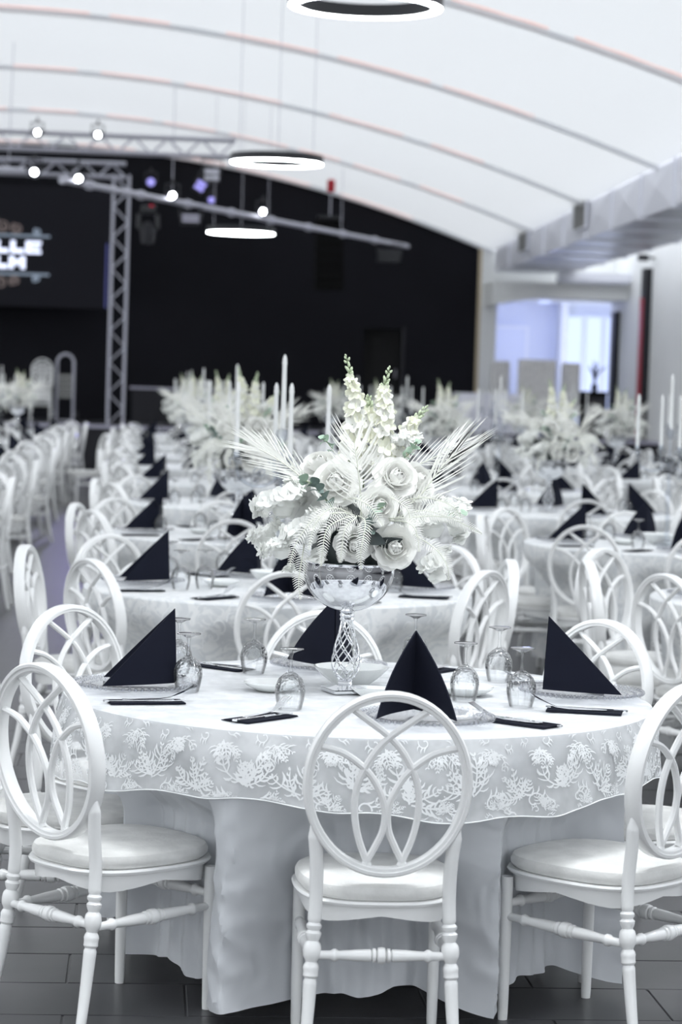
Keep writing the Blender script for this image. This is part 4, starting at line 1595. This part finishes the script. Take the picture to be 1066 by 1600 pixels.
def spike(root, pts, n_fl, r0, mats=('c', 'w')):
    P = catmull(pts, 10)
    o = MB().tube(P, [.0024 * (1 - .6 * i / (len(P) - 1)) for i in range(len(P))], 5).build('delphinium_spike', 'green_stem', root)
    N = len(P)
    for k in range(n_fl):
        t_ = .12 + .66 * (k / n_fl)
        i = int(t_ * (N - 1))
        ax = (P[min(N - 1, i + 1)] - P[i]).normalized()
        a = k * 2.4 + random.uniform(-.2, .2)
        sd = ax.orthogonal().normalized()
        d = (Matrix.Rotation(a, 3, ax) @ sd)
        rad = r0 * (1.0 - .55 * (k / n_fl))
        dd = (d + ax * .35).normalized()
        me = fl_cream_s if k > n_fl * .8 else (fl_white_d if k % 2 == 0 else fl_cream)
        place('floret', me, o, mw=Matrix.Translation(P[i] + d * rad * .55) @ orient(dd, random.random() * 6) @ Matrix.Scale((1.35 - .45 * k / n_fl) * random.uniform(.85, 1.1), 4))
    for k in range(13):
        t_ = .74 + .26 * k / 12
        i = min(N - 1, int(t_ * (N - 1)))
        ax = (P[min(N - 1, i + 1)] - P[max(0, i - 1)]).normalized()
        d = Matrix.Rotation(k * 2.4, 3, ax) @ ax.orthogonal().normalized()
        s = 1.25 - .5 * k / 12
        place('bud', bud_me, o, mw=Matrix.Translation(P[i] + d * .004) @ orient(d * .6 + ax, 0) @ Matrix.Scale(s, 4))
    return o


def palm(root, pts, ll, n, droop=(0, 0, -.3), upv=(0, -1, 0), spread=38, wmax=.0015, t0=.15, both=True):
    P = catmull(pts, 12)
    N = len(P)
    o = MB().tube(P, [.0022 * (1 - .8 * i / (N - 1)) + .0004 for i in range(N)], 5).build('palm_frond', 'frond_stem', root)
    mb_ = MB()
    U = Vector(upv)
    for k in range(n):
        t_ = t0 + (1 - t0) * k / (n - 1)
        i = min(N - 2, int(t_ * (N - 1)))
        ax = (P[i + 1] - P[i]).normalized()
        sd = ax.cross(U).normalized()
        for sg in ((-1, 1) if both else (1,)):
            an = R(spread * (1.25 - .75 * t_) + random.uniform(-5, 5))
            d = ax * math.cos(an) + sd * sg * math.sin(an)
            L_ = ll * (.55 + .75 * math.sin(PI * (.18 + .62 * t_))) * random.uniform(.88, 1.08)
            q = []
            for j in range(6):
                s_ = j / 5
                q.append(P[i] + d * L_ * s_ + Vector(droop) * L_ * s_ * s_ + ax * L_ * .25 * s_ * s_)
            wv = (d.cross(U)).normalized()
            strip(mb_, q, [wmax * x for x in (.7, 1, 1, .85, .55, .1)], wv)
    c = mb_.build('leaflets', 'frond_white', o)
    c['kind'] = 'stuff'
    return o


def fern(root, pts, ll=.024, step=.0078, upv=(0, -1, 0), wd=.0017):
    P = catmull(pts, 10)
    tot = sum((P[i + 1] - P[i]).length for i in range(len(P) - 1))
    n = int(tot / step)
    N = len(P)
    o = MB().tube(P, [.0016 * (1 - .7 * i / (N - 1)) + .0004 for i in range(N)], 5).build('fern_frond', 'frond_stem', root)
    mb_ = MB()
    U = Vector(upv).normalized()
    for k in range(n):
        t_ = .06 + .94 * k / n
        f_ = t_ * (N - 1)
        i = min(N - 2, int(f_))
        c = P[i].lerp(P[i + 1], f_ - i)
        ax = (P[i + 1] - P[i]).normalized()
        sd = ax.cross(U).normalized()
        L_ = ll * min(1, .45 + t_ * 2.5) * (1 - t_ ** 3 * .85)
        for sg in (-1, 1):
            d = (sd * sg * .93 + ax * .42).normalized()
            q = [c, c + d * L_ * .5 + U * .002, c + d * L_ + ax * L_ * .16]
            strip(mb_, q, [wd * .9, wd, wd * .25], ax)
    l_ = mb_.build('leaflets', 'frond_white', o)
    l_['kind'] = 'stuff'
    return o


def leaf_mesh(L_, w_, m_, rnd=False):
    vs, fs = [], []
    n = 6
    for i in range(n + 1):
        t_ = i / n
        hw = w_ * (math.sin(PI * (t_ * .96 + .02)) ** (.55 if rnd else .9))
        for u in (-1, 0, 1):
            vs.append((hw * u, .12 * L_ * math.sin(PI * t_) - abs(u) * hw * .18 * -1, L_ * t_))
    for i in range(n):
        for u in range(2):
            a = i * 3 + u
            fs.append((a, a + 1, a + 4, a + 3))
    return MB().add(vs, fs).mesh('leaf', m_)


lf_eu = leaf_mesh(.030, .013, 'eucalyptus', True)
lf_ep = leaf_mesh(.030, .014, 'eucalyptus_pale', True)
lf_dk = leaf_mesh(.085, .020, 'dark_leaf')


def sprig(root, pts, me, n, s=1.0):
    P = catmull(pts, 8)
    N = len(P)
    o = MB().tube(P, .0015, 5).build('eucalyptus_sprig', 'green_stem', root)
    for k in range(n):
        i = min(N - 2, int((.1 + .9 * k / max(1, n - 1)) * (N - 1)))
        ax = (P[i + 1] - P[i]).normalized()
        for sg in (-1, 1):
            d = Matrix.Rotation(k * 1.3 + (PI if sg > 0 else 0), 3, ax) @ ax.orthogonal().normalized()
            place('leaf', me, o, mw=Matrix.Translation(P[i]) @ orient(d * .85 + ax * .5 + Vector((0, -.35, 0)), random.uniform(-.6, .6)) @ Matrix.Scale(s, 4))
    return o


def hydrangea(root, p, rad, n, me, d0=(0, -1, 0), cover=.15, sc=1.0, squash=(1, .8, 1), name='hydrangea_head'):
    p = Vector(p)
    n = int(n * 1.5); sc *= .86
    o = MB().lathe([(0, -rad * .42), (rad * .3, -rad * .3), (rad * .42, 0), (rad * .3, rad * .3), (0, rad * .42)], 10).build(name, 'hydrangea', root)
    o.location = p
    o.scale = (squash[0], squash[1], squash[2])
    k = 0
    i = 0
    D0 = Vector(d0).normalized()
    while k < n and i < n * 6:
        i += 1
        z = 1 - 2 * ((i * .618034) % 1)
        a = i * 2.39996
        d = Vector((math.sqrt(1 - z * z) * math.cos(a), math.sqrt(1 - z * z) * math.sin(a), z))
        if d.dot(D0) < -cover - .2:
            continue
        rr = rad * random.uniform(.72, 1.02)
        place('floret', me, o, mw=Matrix.Translation(d * rr) @ orient(d + Vector((random.uniform(-.4, .4), random.uniform(-.4, .4), random.uniform(-.4, .4))), random.random() * 6) @ Matrix.Scale(sc * random.uniform(.85, 1.15), 4))
        k += 1
    return o


def make_bouquet():
    root = empty('flower_arrangement')
    C = Vector((0, 0, .40))
    # dark foliage core
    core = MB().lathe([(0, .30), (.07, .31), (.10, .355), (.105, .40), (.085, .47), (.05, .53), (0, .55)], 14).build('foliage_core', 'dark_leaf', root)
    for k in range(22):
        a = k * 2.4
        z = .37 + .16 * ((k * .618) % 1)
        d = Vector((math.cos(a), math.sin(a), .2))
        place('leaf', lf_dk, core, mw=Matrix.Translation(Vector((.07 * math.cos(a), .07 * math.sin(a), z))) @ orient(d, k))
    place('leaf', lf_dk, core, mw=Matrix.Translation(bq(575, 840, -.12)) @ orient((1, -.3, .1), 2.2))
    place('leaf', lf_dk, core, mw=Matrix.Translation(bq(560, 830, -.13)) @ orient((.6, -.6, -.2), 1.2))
    # roses
    for px, py, dy, d, s in ((520, 748, -.10, (-.25, -1, .45), 1.22), (616, 742, -.07, (.25, -1, .5), 1.15), (586, 784, -.14, (.25, -1, .12), 1.02), (548, 846, -.125, (.1, -1, -.25), .98),
                             (611, 850, -.13, (.15, -1, .1), 1.12), (655, 750, .0, (.6, -.7, .5), 1.05), (500, 725, .02, (-.3, -.5, .8), 1.05), (560, 735, .06, (.1, .3, 1), 1.05), (470, 780, .08, (-.6, .6, .4), 1.05), (640, 800, .09, (.6, .7, .3), 1.05)):
        add_rose(root, bq(px, py, dy), d, s)
    # tall spikes
    spike(root, [bq(545, 765, .0), bq(548, 690, .01), bq(556, 630, .01), bq(548, 590, 0), bq(541, 557, 0)], 34, .030)
    spike(root, [bq(592, 770, .0), bq(598, 690, -.01), bq(600, 640, -.01), bq(600, 605, -.01), bq(608, 575, -.01)], 36, .034)
    spike(root, [bq(618, 760, .03), bq(628, 700, .03), bq(640, 672, .03), bq(652, 655, .03), bq(668, 638, .03)], 22, .024)
    spike(root, [bq(570, 765, .05), bq(572, 700, .06), bq(575, 660, .06), bq(580, 640, .06), bq(578, 622, .06)], 20, .028)
    # palms
    palm(root, [bq(558, 800, -.14), bq(554, 755, -.175), bq(549, 715, -.185), bq(545, 685, -.18)], .078, 17, (0, -.12, .10), spread=64, wmax=.0021)
    palm(root, [bq(505, 775, -.04), bq(465, 740, -.06), bq(430, 714, -.07), bq(402, 698, -.08)], .080, 18, (-.25, 0, -.05), spread=26, wmax=.0018, t0=.2)
    palm(root, [bq(620, 800, -.04), bq(655, 770, -.06), bq(685, 730, -.06), bq(712, 702, -.06)], .080, 18, (.3, 0, .18), spread=28, wmax=.0018, t0=.2)
    palm(root, [bq(590, 760, .08), bq(640, 740, .14), bq(690, 720, .17), bq(720, 700, .2)], .07, 14, (.1, 0, .1), spread=34)
    palm(root, [bq(510, 760, .08), bq(470, 740, .14), bq(440, 720, .18), bq(420, 710, .2)], .07, 14, (-.1, 0, .1), spread=34)
    # ferns
    F = [[(548, 800, -.12), (520, 792, -.17), (480, 800, -.20), (450, 840, -.21), (440, 880, -.2)],
         [(548, 802, -.13), (528, 800, -.18), (500, 815, -.205), (492, 850, -.205), (490, 875, -.2)],
         [(550, 800, -.14), (545, 800, -.18), (528, 815, -.2), (522, 850, -.2), (520, 870, -.195)],
         [(553, 800, -.14), (560, 805, -.18), (556, 830, -.2), (552, 855, -.2), (553, 882, -.19)],
         [(540, 796, -.12), (515, 785, -.17), (495, 790, -.2), (478, 815, -.21), (470, 850, -.21)],
         [(530, 775, -.12), (545, 770, -.17), (565, 780, -.2), (580, 800, -.2), (586, 812, -.2)],
         [(600, 805, -.13), (630, 800, -.17), (660, 797, -.18), (690, 800, -.17), (715, 805, -.16)],
         [(600, 808, -.13), (622, 806, -.18), (636, 815, -.2), (642, 835, -.2), (643, 853, -.2)],
         [(610, 805, -.12), (650, 790, -.15), (690, 800, -.15), (722, 815, -.14), (746, 828, -.13)],
         [(640, 830, -.1), (665, 845, -.16), (680, 860, -.17), (690, 880, -.17), (692, 900, -.16)],
         [(474, 845, -.04), (468, 865, -.06), (464, 888, -.06), (462, 910, -.06), (466, 935, -.05)],
         [(620, 780, -.1), (650, 770, -.14), (680, 775, -.15), (700, 785, -.15), (712, 800, -.14)],
         [(600, 770, -.1), (612, 775, -.16), (625, 785, -.18), (630, 800, -.18), (628, 815, -.18)]]
    for q in F:
        fern(root, [bq(p_[0], p_[1], p_[2] - .035 * min(1, i_)) for i_, p_ in enumerate(q)])
    # ruffled heads on both sides
    hydrangea(root, bq(440, 790, -.05), .078, 46, fl_hyd, (-.3, -1, .2), sc=1.15)
    hydrangea(root, bq(478, 832, -.09), .070, 40, fl_hyd, (-.1, -1, 0), sc=1.2)
    hydrangea(root, bq(437, 858, -.06), .062, 46, fl_star, (-.3, -1, -.2), sc=1.05)
    hydrangea(root, bq(418, 838, -.02), .055, 34, fl_star, (-1, -.5, 0), sc=1.0)
    hydrangea(root, bq(672, 822, -.06), .082, 48, fl_hyd, (.3, -1, .1), sc=1.2)
    hydrangea(root, bq(708, 812, -.02), .058, 34, fl_hyd, (1, -.6, .1), sc=1.05)
    hydrangea(root, bq(672, 882, -.09), .036, 16, fl_hyd, (.1, -1, -.3), sc=1.1)
    hydrangea(root, bq(500, 800, .11), .08, 30, fl_hyd, (-.4, 1, .1), sc=1.2)
    hydrangea(root, bq(600, 810, .12), .085, 32, fl_hyd, (.4, 1, .1), sc=1.2)
    hydrangea(root, bq(645, 700, .03), .040, 26, fl_star, (.4, -.7, .5), sc=.8)
    hydrangea(root, bq(625, 690, .0), .034, 22, fl_star, (.2, -.9, .4), sc=.75)
    # eucalyptus and small green leaves
    sprig(root, [bq(515, 790, -.14), bq(502, 775, -.16), bq(490, 760, -.165), bq(482, 748, -.16)], lf_eu, 7, .95)
    sprig(root, [bq(482, 752, -.15), bq(476, 747, -.165), bq(470, 744, -.16)], lf_ep, 2, 1.0)
    sprig(root, [bq(560, 835, -.13), bq(566, 822, -.165), bq(572, 808, -.175), bq(575, 795, -.175)], lf_eu, 5, 1.0)
    sprig(root, [bq(582, 790, -.17), bq(589, 784, -.19)], lf_ep, 1, 1.0)
    sprig(root, [bq(520, 705, -.02), bq(512, 692, -.03), bq(503, 685, -.03)], lf_ep, 4, .7)
    sprig(root, [bq(630, 715, -.02), bq(640, 705, -.03), bq(650, 690, -.03)], lf_ep, 4, .7)
    sprig(root, [bq(695, 800, -.12), bq(705, 795, -.13), bq(716, 797, -.13)], lf_ep, 3, .8)
    return root


bouquet = make_bouquet()
bouquet_me = merge_tree(bouquet, 'flower_arrangement')


# ================================================================== LAYING OUT THE HALL
ORD = ['first', 'second', 'third', 'fourth', 'fifth', 'sixth', 'seventh', 'eighth', 'ninth', 'tenth']
ROWY = [6.60, 9.97, 13.4, 16.8, 20.2, 23.6, 27.0, 30.4, 33.8, 37.2]
COLX = {'A': .61, 'B': 2.98, 'C': 5.4, 'Z': -1.93}
COLN = {'A': 'middle row', 'B': 'right row', 'C': 'far right row', 'Z': 'left row'}
START = {'A': 0, 'B': 1, 'C': 4, 'Z': 2}


def side_word(a):
    a = (a + 360) % 360
    return ['right', 'rear right', 'rear', 'rear left', 'left', 'front left', 'front', 'front right'][int(((a + 22.5) % 360) // 45)]


lace_me = lace_mesh()
mot = []
rm = random.Random(5)
n_m = 38
for k in range(n_m):
    th = 2 * PI * k / n_m
    mot.append((th, .112 + .018 * (k % 2), rm.uniform(.125, .155), rm.uniform(-.6, .6), 1 if k % 2 else -1))
for k in range(n_m):
    th = 2 * PI * (k + .5) / n_m
    mot.append((th, .040, rm.uniform(.085, .105), PI + rm.uniform(-.5, .5), 1 if k % 2 else -1))
    mot.append((th + .01, .165, rm.uniform(.055, .07), rm.uniform(-.4, .4), 1))
emb_mb = MB()
for q in range(6):
    part_ = embroidery(lace_prof, mot[q::6], strokes_flower(q + 3), limit=lace_drop)
    emb_mb.add(part_.v, part_.f)
emb1 = emb_mb.mesh('embroidery', 'thread', False)
# hem cord of the lace
hp = []
for k in range(340):
    th = 2 * PI * k / 340
    r_, z = lace_prof(th, lace_drop(th))
    hp.append(((r_ + .001) * math.cos(th), (r_ + .001) * math.sin(th), z))
hem_me = MB().tube(hp, .0016, 4, closed=True).mesh('hem_cord', 'thread')

T1_ANG = [-91.2, -145, -43.5, 2, 45, 92, 132, 176]
T1_TOP = [1.05, 1.06, 1.08, 1.06, 1.20, .93, 1.24, 1.06]
T1_TURN = [1, 6, -5, 0, 0, 0, 0, 0]
cloth1_me, cprof1 = cloth_mesh(T1_ANG, T1_TOP, .035, 'tablecloth', 'satin', 1.3, nth=520, nz=48, creases=True)
cloth2_me, cprof2 = cloth_mesh(CH_ANG, CH_TOP, .05, 'tablecloth', 'brocade', 4.1, nth=200, nz=16)


def cprofd(th, d):
    z = .75 - d
    return cprof2(th, z)[0], z


mot2 = []
for row in range(3):
    for k in range(26):
        mot2.append((2 * PI * (k + .5 * (row % 2)) / 26, .10 + .19 * row, .115, .3 if k % 2 else 2.0, 1 if (k + row) % 2 else -1))
emb2 = embroidery(cprofd, mot2, strokes_scroll(), .004).mesh('embroidery', 'thread', False)

GL = [(-.47, -.03), (-.49, .37), (-.27, .41), (-.21, -.35), (.28, -.11), (.44, .34), (.42, -.21), (.23, .66)]
GLN = ['beside the left navy napkin, in front', 'behind the left navy napkin pair', 'before the rear left cutlery', 'in front of the pedestal, left', 'right of the front navy napkin',
       'left of the right navy napkin, rear', 'left of the right navy napkin, nearest', 'behind the front navy napkin']
NTBL = 0
for c in ('A', 'B', 'C', 'Z'):
    for k in range(10):
        if k < START[c]:
            continue
        X = COLX[c]; Y = ROWY[k]
        near = (c == 'A' and k <= 3) or (c == 'B' and k <= 4)
        first = (c == 'A' and k == 0)
        seed = random.Random(k * 7 + ord(c))
        jx, jy = (0, 0) if (c == 'A' and k < 2) else (seed.uniform(-.05, .05), seed.uniform(-.06, .06))
        X += jx; Y += jy
        if c == 'A' and k == 1:
            X -= .035
        name = '%s table of the %s' % (ORD[k - START[c]], COLN[c])
        flowers = (k % 2 == 0) == (c in 'AC')
        # table and cloth
        t_in = in_view((X, Y, .7), 1.35 if c == 'Z' else .85)
        if t_in:
            NTBL += 1
            if near:
                o = copy_tree(tb); o.location = (X, Y, 0)
            else:
                o = place('round_table', table_far_me, None, (X, Y, 0))
            tag(o, 'round banquet table, %s, under its cloth' % name.replace(' table of', ' in'), 'table', 'round banquet tables')
            if first:
                cl = place('tablecloth', cloth1_me, None, (X, Y, 0))
                tag(cl, 'long white undercloth falling to the floor around the nearest table', 'tablecloth', 'long tablecloths')
                lo_ = place('lace_overlay', lace_me, None, (X, Y, 0))
                e = place('embroidery', emb1, lo_); e['kind'] = 'stuff'
                place('hem_cord', hem_me, lo_)
                tag(lo_, 'sheer lace overlay with leafy embroidery on the nearest table', 'lace overlay')
            else:
                cl = place('tablecloth', cloth2_me, None, (X, Y, 0))
                if near:
                    e = place('embroidery', emb2, cl); e['kind'] = 'stuff'
                tag(cl, 'white patterned cloth on the %s' % name, 'tablecloth', 'long tablecloths')
        # chairs
        angs, tops = (T1_ANG, T1_TOP) if first else (CH_ANG, CH_TOP)
        for i, (a, tp) in enumerate(zip(angs, tops)):
            if not first:
                a = a + seed.uniform(-4, 4); tp = tp + seed.uniform(-.015, .03)
            if c == 'A' and k == 1:
                a, tp = [(-92, .90), (-146, .93), (-38, 1.0), (2, .98), (46, 1.2), (92, .95), (126, 1.24), (172, 1.07)][i]
            extra = 0
            if c == 'B' and k == 2 and i == 1:
                a, tp, extra = -140, .95, 34
            if c == 'A' and k >= 2 and i in (1, 6, 7):
                tp -= .08
            r_ = tp - .27
            ca, sa = math.cos(R(a)), math.sin(R(a))
            fa = a + 180 + extra + (seed.uniform(-4, 4) if not first else T1_TURN[i])
            lab = 'white oval-back chair at the %s of the %s' % (side_word(a), name) if not first else \
                'white oval-back chair at the %s of the nearest table' % side_word(a)
            put_chair(X + r_ * ca, Y + r_ * sa, R(fa), lab, 'white oval-back banquet chairs', far=not (c == 'A' and k <= 2 or c == 'B' and k <= 2 or c == 'Z' and k <= 3))
        if not t_in:
            continue
        # centrepiece
        if flowers:
            px_, py_ = (X - .035 - (.06 if c == 'B' else 0), Y + .02)
            if first:
                o = ped_src; o.location = (px_, py_, TZ)
                f_ = bouquet; f_.location = (px_, py_, TZ)
            else:
                rz = seed.uniform(-.5, .5)
                o = place('flower_pedestal', ped_me, None, (px_, py_, TZ), (0, 0, rz))
                f_ = place('flower_arrangement', bouquet_me, None, (px_, py_, TZ), (0, 0, rz))
            tag(o, 'chrome pedestal bowl with twisted wire stem on the %s' % ('nearest table' if first else name), 'pedestal bowl', 'chrome flower pedestals')
            tag(f_, 'white bouquet of roses and fronds on the %s' % ('nearest table' if first else name), 'bouquet', 'white table bouquets')
        else:
            rz = R(8) + seed.uniform(-.1, .1)
            if near:
                o = copy_tree(cdl_src); o.location = (X, Y, TZ); o.rotation_euler = (0, 0, rz)
            else:
                o = place('candelabrum', cdl_me, None, (X, Y, TZ), (0, 0, rz))
            tag(o, 'five-branched crystal candelabrum on the %s' % name, 'candelabrum', 'crystal candelabra')
            for q in range(5):
                a = q * PI / 2 + rz
                p_ = (X, Y, TZ + .657) if q == 4 else (X + .19 * math.cos(a), Y + .19 * math.sin(a), TZ + .540)
                cn = place('taper_candle', candle_me, None, p_)
                tag(cn, 'tall white central candle on the %s' % name if q == 4 else 'white candle on the %s arm, %s' % (['right', 'rear', 'left', 'front'][q], name), 'candle', 'candles on the %s' % name)
        # settings
        for q, (a, r_) in enumerate(((180, .61), (-77, .56), (3, .63), (94, .56)) if first else ((180, .56), (-90, .55), (5, .57), (92, .56))):
            if not first:
                a += seed.uniform(-8, 8)
            x, y = X + r_ * math.cos(R(a)), Y + r_ * math.sin(R(a))
            if not in_view((x, y, .85), .15):
                continue
            sw = side_word(a)
            on = 'nearest table' if first else name
            if k <= 4:
                if k <= 1 or (c == 'B' and k <= 2):
                    p_ = copy_tree(plate_src); p_.location = (x, y, TZ)
                else:
                    p_ = place('charger_plate', plate_src_me, None, (x, y, TZ))
                tag(p_, 'beaded clear glass charger plate at the %s of the %s' % (sw, on), 'plate', 'glass charger plates')
            nr = R(a) + PI + (R((0, -17, 0, 4)[q]) if first else seed.uniform(-.25, .25))
            n_ = place('napkin_pyramid', napkin_me, None, (x - .10 * math.cos(R(a)), y - .10 * math.sin(R(a)), TZ + (.019 if k <= 4 else .001)), (0, 0, nr))
            tag(n_, 'navy napkin pyramid at the %s of the %s' % (sw, on), 'napkin', 'navy napkin pyramids')
        if k <= 2 and c != 'Z':
            for q, a in enumerate((-155, -119, -55, -26, 28, 64, 124, 153) if first else (-153, -117, -63, -27, 27, 63, 117, 153)):
                r_ = .645 if abs(a) < 60 or abs(a) > 120 else .61
                x, y = X + r_ * math.cos(R(a)), Y + r_ * math.sin(R(a))
                if not in_view((x, y, .76), .1):
                    continue
                on = 'nearest table' if first else name
                # cutlery runs along the setting's side: long axis seen nearly across the picture
                rz = R(a + 180 + {0: -14, 1: -14, 2: 12, 3: 12, 4: -10, 5: -12, 6: 12, 7: 10}[q])
                f_ = place('folded_napkin', flat_me, None, (x, y, TZ), (0, 0, rz))
                sw = ['left, front', 'front, left', 'front, right', 'right, front', 'right, rear', 'rear, right', 'rear, left', 'left, rear'][q]
                tag(f_, 'flat navy napkin under cutlery on the %s, %s' % (on, sw), 'napkin', 'flat navy napkins')
                if k <= 1:
                    for nm, me, dy, da, dx in (('fork', fork_me, .014, 7, .040), ('knife', knife_me, -.014, -2, -.005)):
                        q_ = Vector((dx, dy, 0)); q_.rotate(Matrix.Rotation(rz, 3, 'Z'))
                        z = TZ + .0045
                        g_ = place(nm, me, None, (x + q_.x, y + q_.y, z), (0, 0, rz + R(da)))
                        tag(g_, 'silver table %s on the %s, %s' % (nm, on, sw), nm, 'silver cutlery')
        ng = 8 if k <= 2 else (6 if k <= 4 else 4)
        if c == 'Z': ng = 4
        made = []
        for q in range(ng):
            gx, gy = GL[q] if k <= 2 else GL[(q * 3) % 8]
            if not first:
                gx *= -1 if (k % 2) else 1
                gx += seed.uniform(-.04, .04); gy += seed.uniform(-.04, .04)
            x, y = X + gx, Y + gy
            if not in_view((x, y, .85), .08):
                continue
            g_ = place('wine_glass', glass_me, None, (x, y, TZ), (0, 0, q))
            made.append((proj((x, y, .85))[0], g_))
            tag(g_, 'upturned wine glass %s on the nearest table' % GLN[q] if first else 'upturned wine glass on the %s' % name, 'glass', 'wine glasses on the %s' % ('nearest table' if first else name))
        if not first:
            for q, (_, g_) in enumerate(sorted(made, key=lambda z_: z_[0])):
                g_['label'] = '%s upturned wine glass from the left on the %s' % (ORD[q], name)
        if k <= 2 and c in 'AB':
            on = 'nearest table' if first else name
            for nm, me, dx, dy, rz, lab in (('serving_bowl', bowl_me, -.005, .17, 0, 'white porcelain bowl behind the centrepiece on the %s'), ('side_dish', dish_me, -.235, .03, 0, 'shallow white side dish left of the centrepiece, %s'),
                                            ('side_dish', dish_me, .33, .07, 0, 'shallow white side dish right of the centrepiece, %s'), ('oblong_dish', tray_me, .09, -.02, R(-4), 'oblong white dish beside the centrepiece, %s')):
                if first and nm == 'side_dish' and dx > 0:
                    dx, dy = .30, .02
                o = place(nm, me, None, (X + dx, Y + dy, TZ), (0, 0, rz))
                tag(o, lab % on, 'bowl' if nm == 'serving_bowl' else 'dish', 'white serving dishes')

# loose chairs near the stage and the stack on it
put_chair(-.70, 30.3, R(200), 'white oval-back chair standing alone at the end of the aisle', 'white oval-back banquet chairs', True)
for q in range(4):
    o = place('banquet_chair', chair_far_me, None, (-1.83, 43.4 + .03 * q, .78 + .075 * q), (0, 0, PI))
    tag(o, ['bottom white chair of the stack on the stage', 'second white chair from below in the stack on the stage', 'third white chair from below in the stack on the stage', 'top white chair of the stack on the stage'][q], 'chair', 'stacked white chairs on the stage')

# sources that were only copied from
for o in (chair_src, tb, plate_src, cdl_src):
    remove_tree(o)
bpy.context.view_layer.update()
print('chairs', NCH, 'tables', NTBL, 'objects', len(bpy.data.objects))
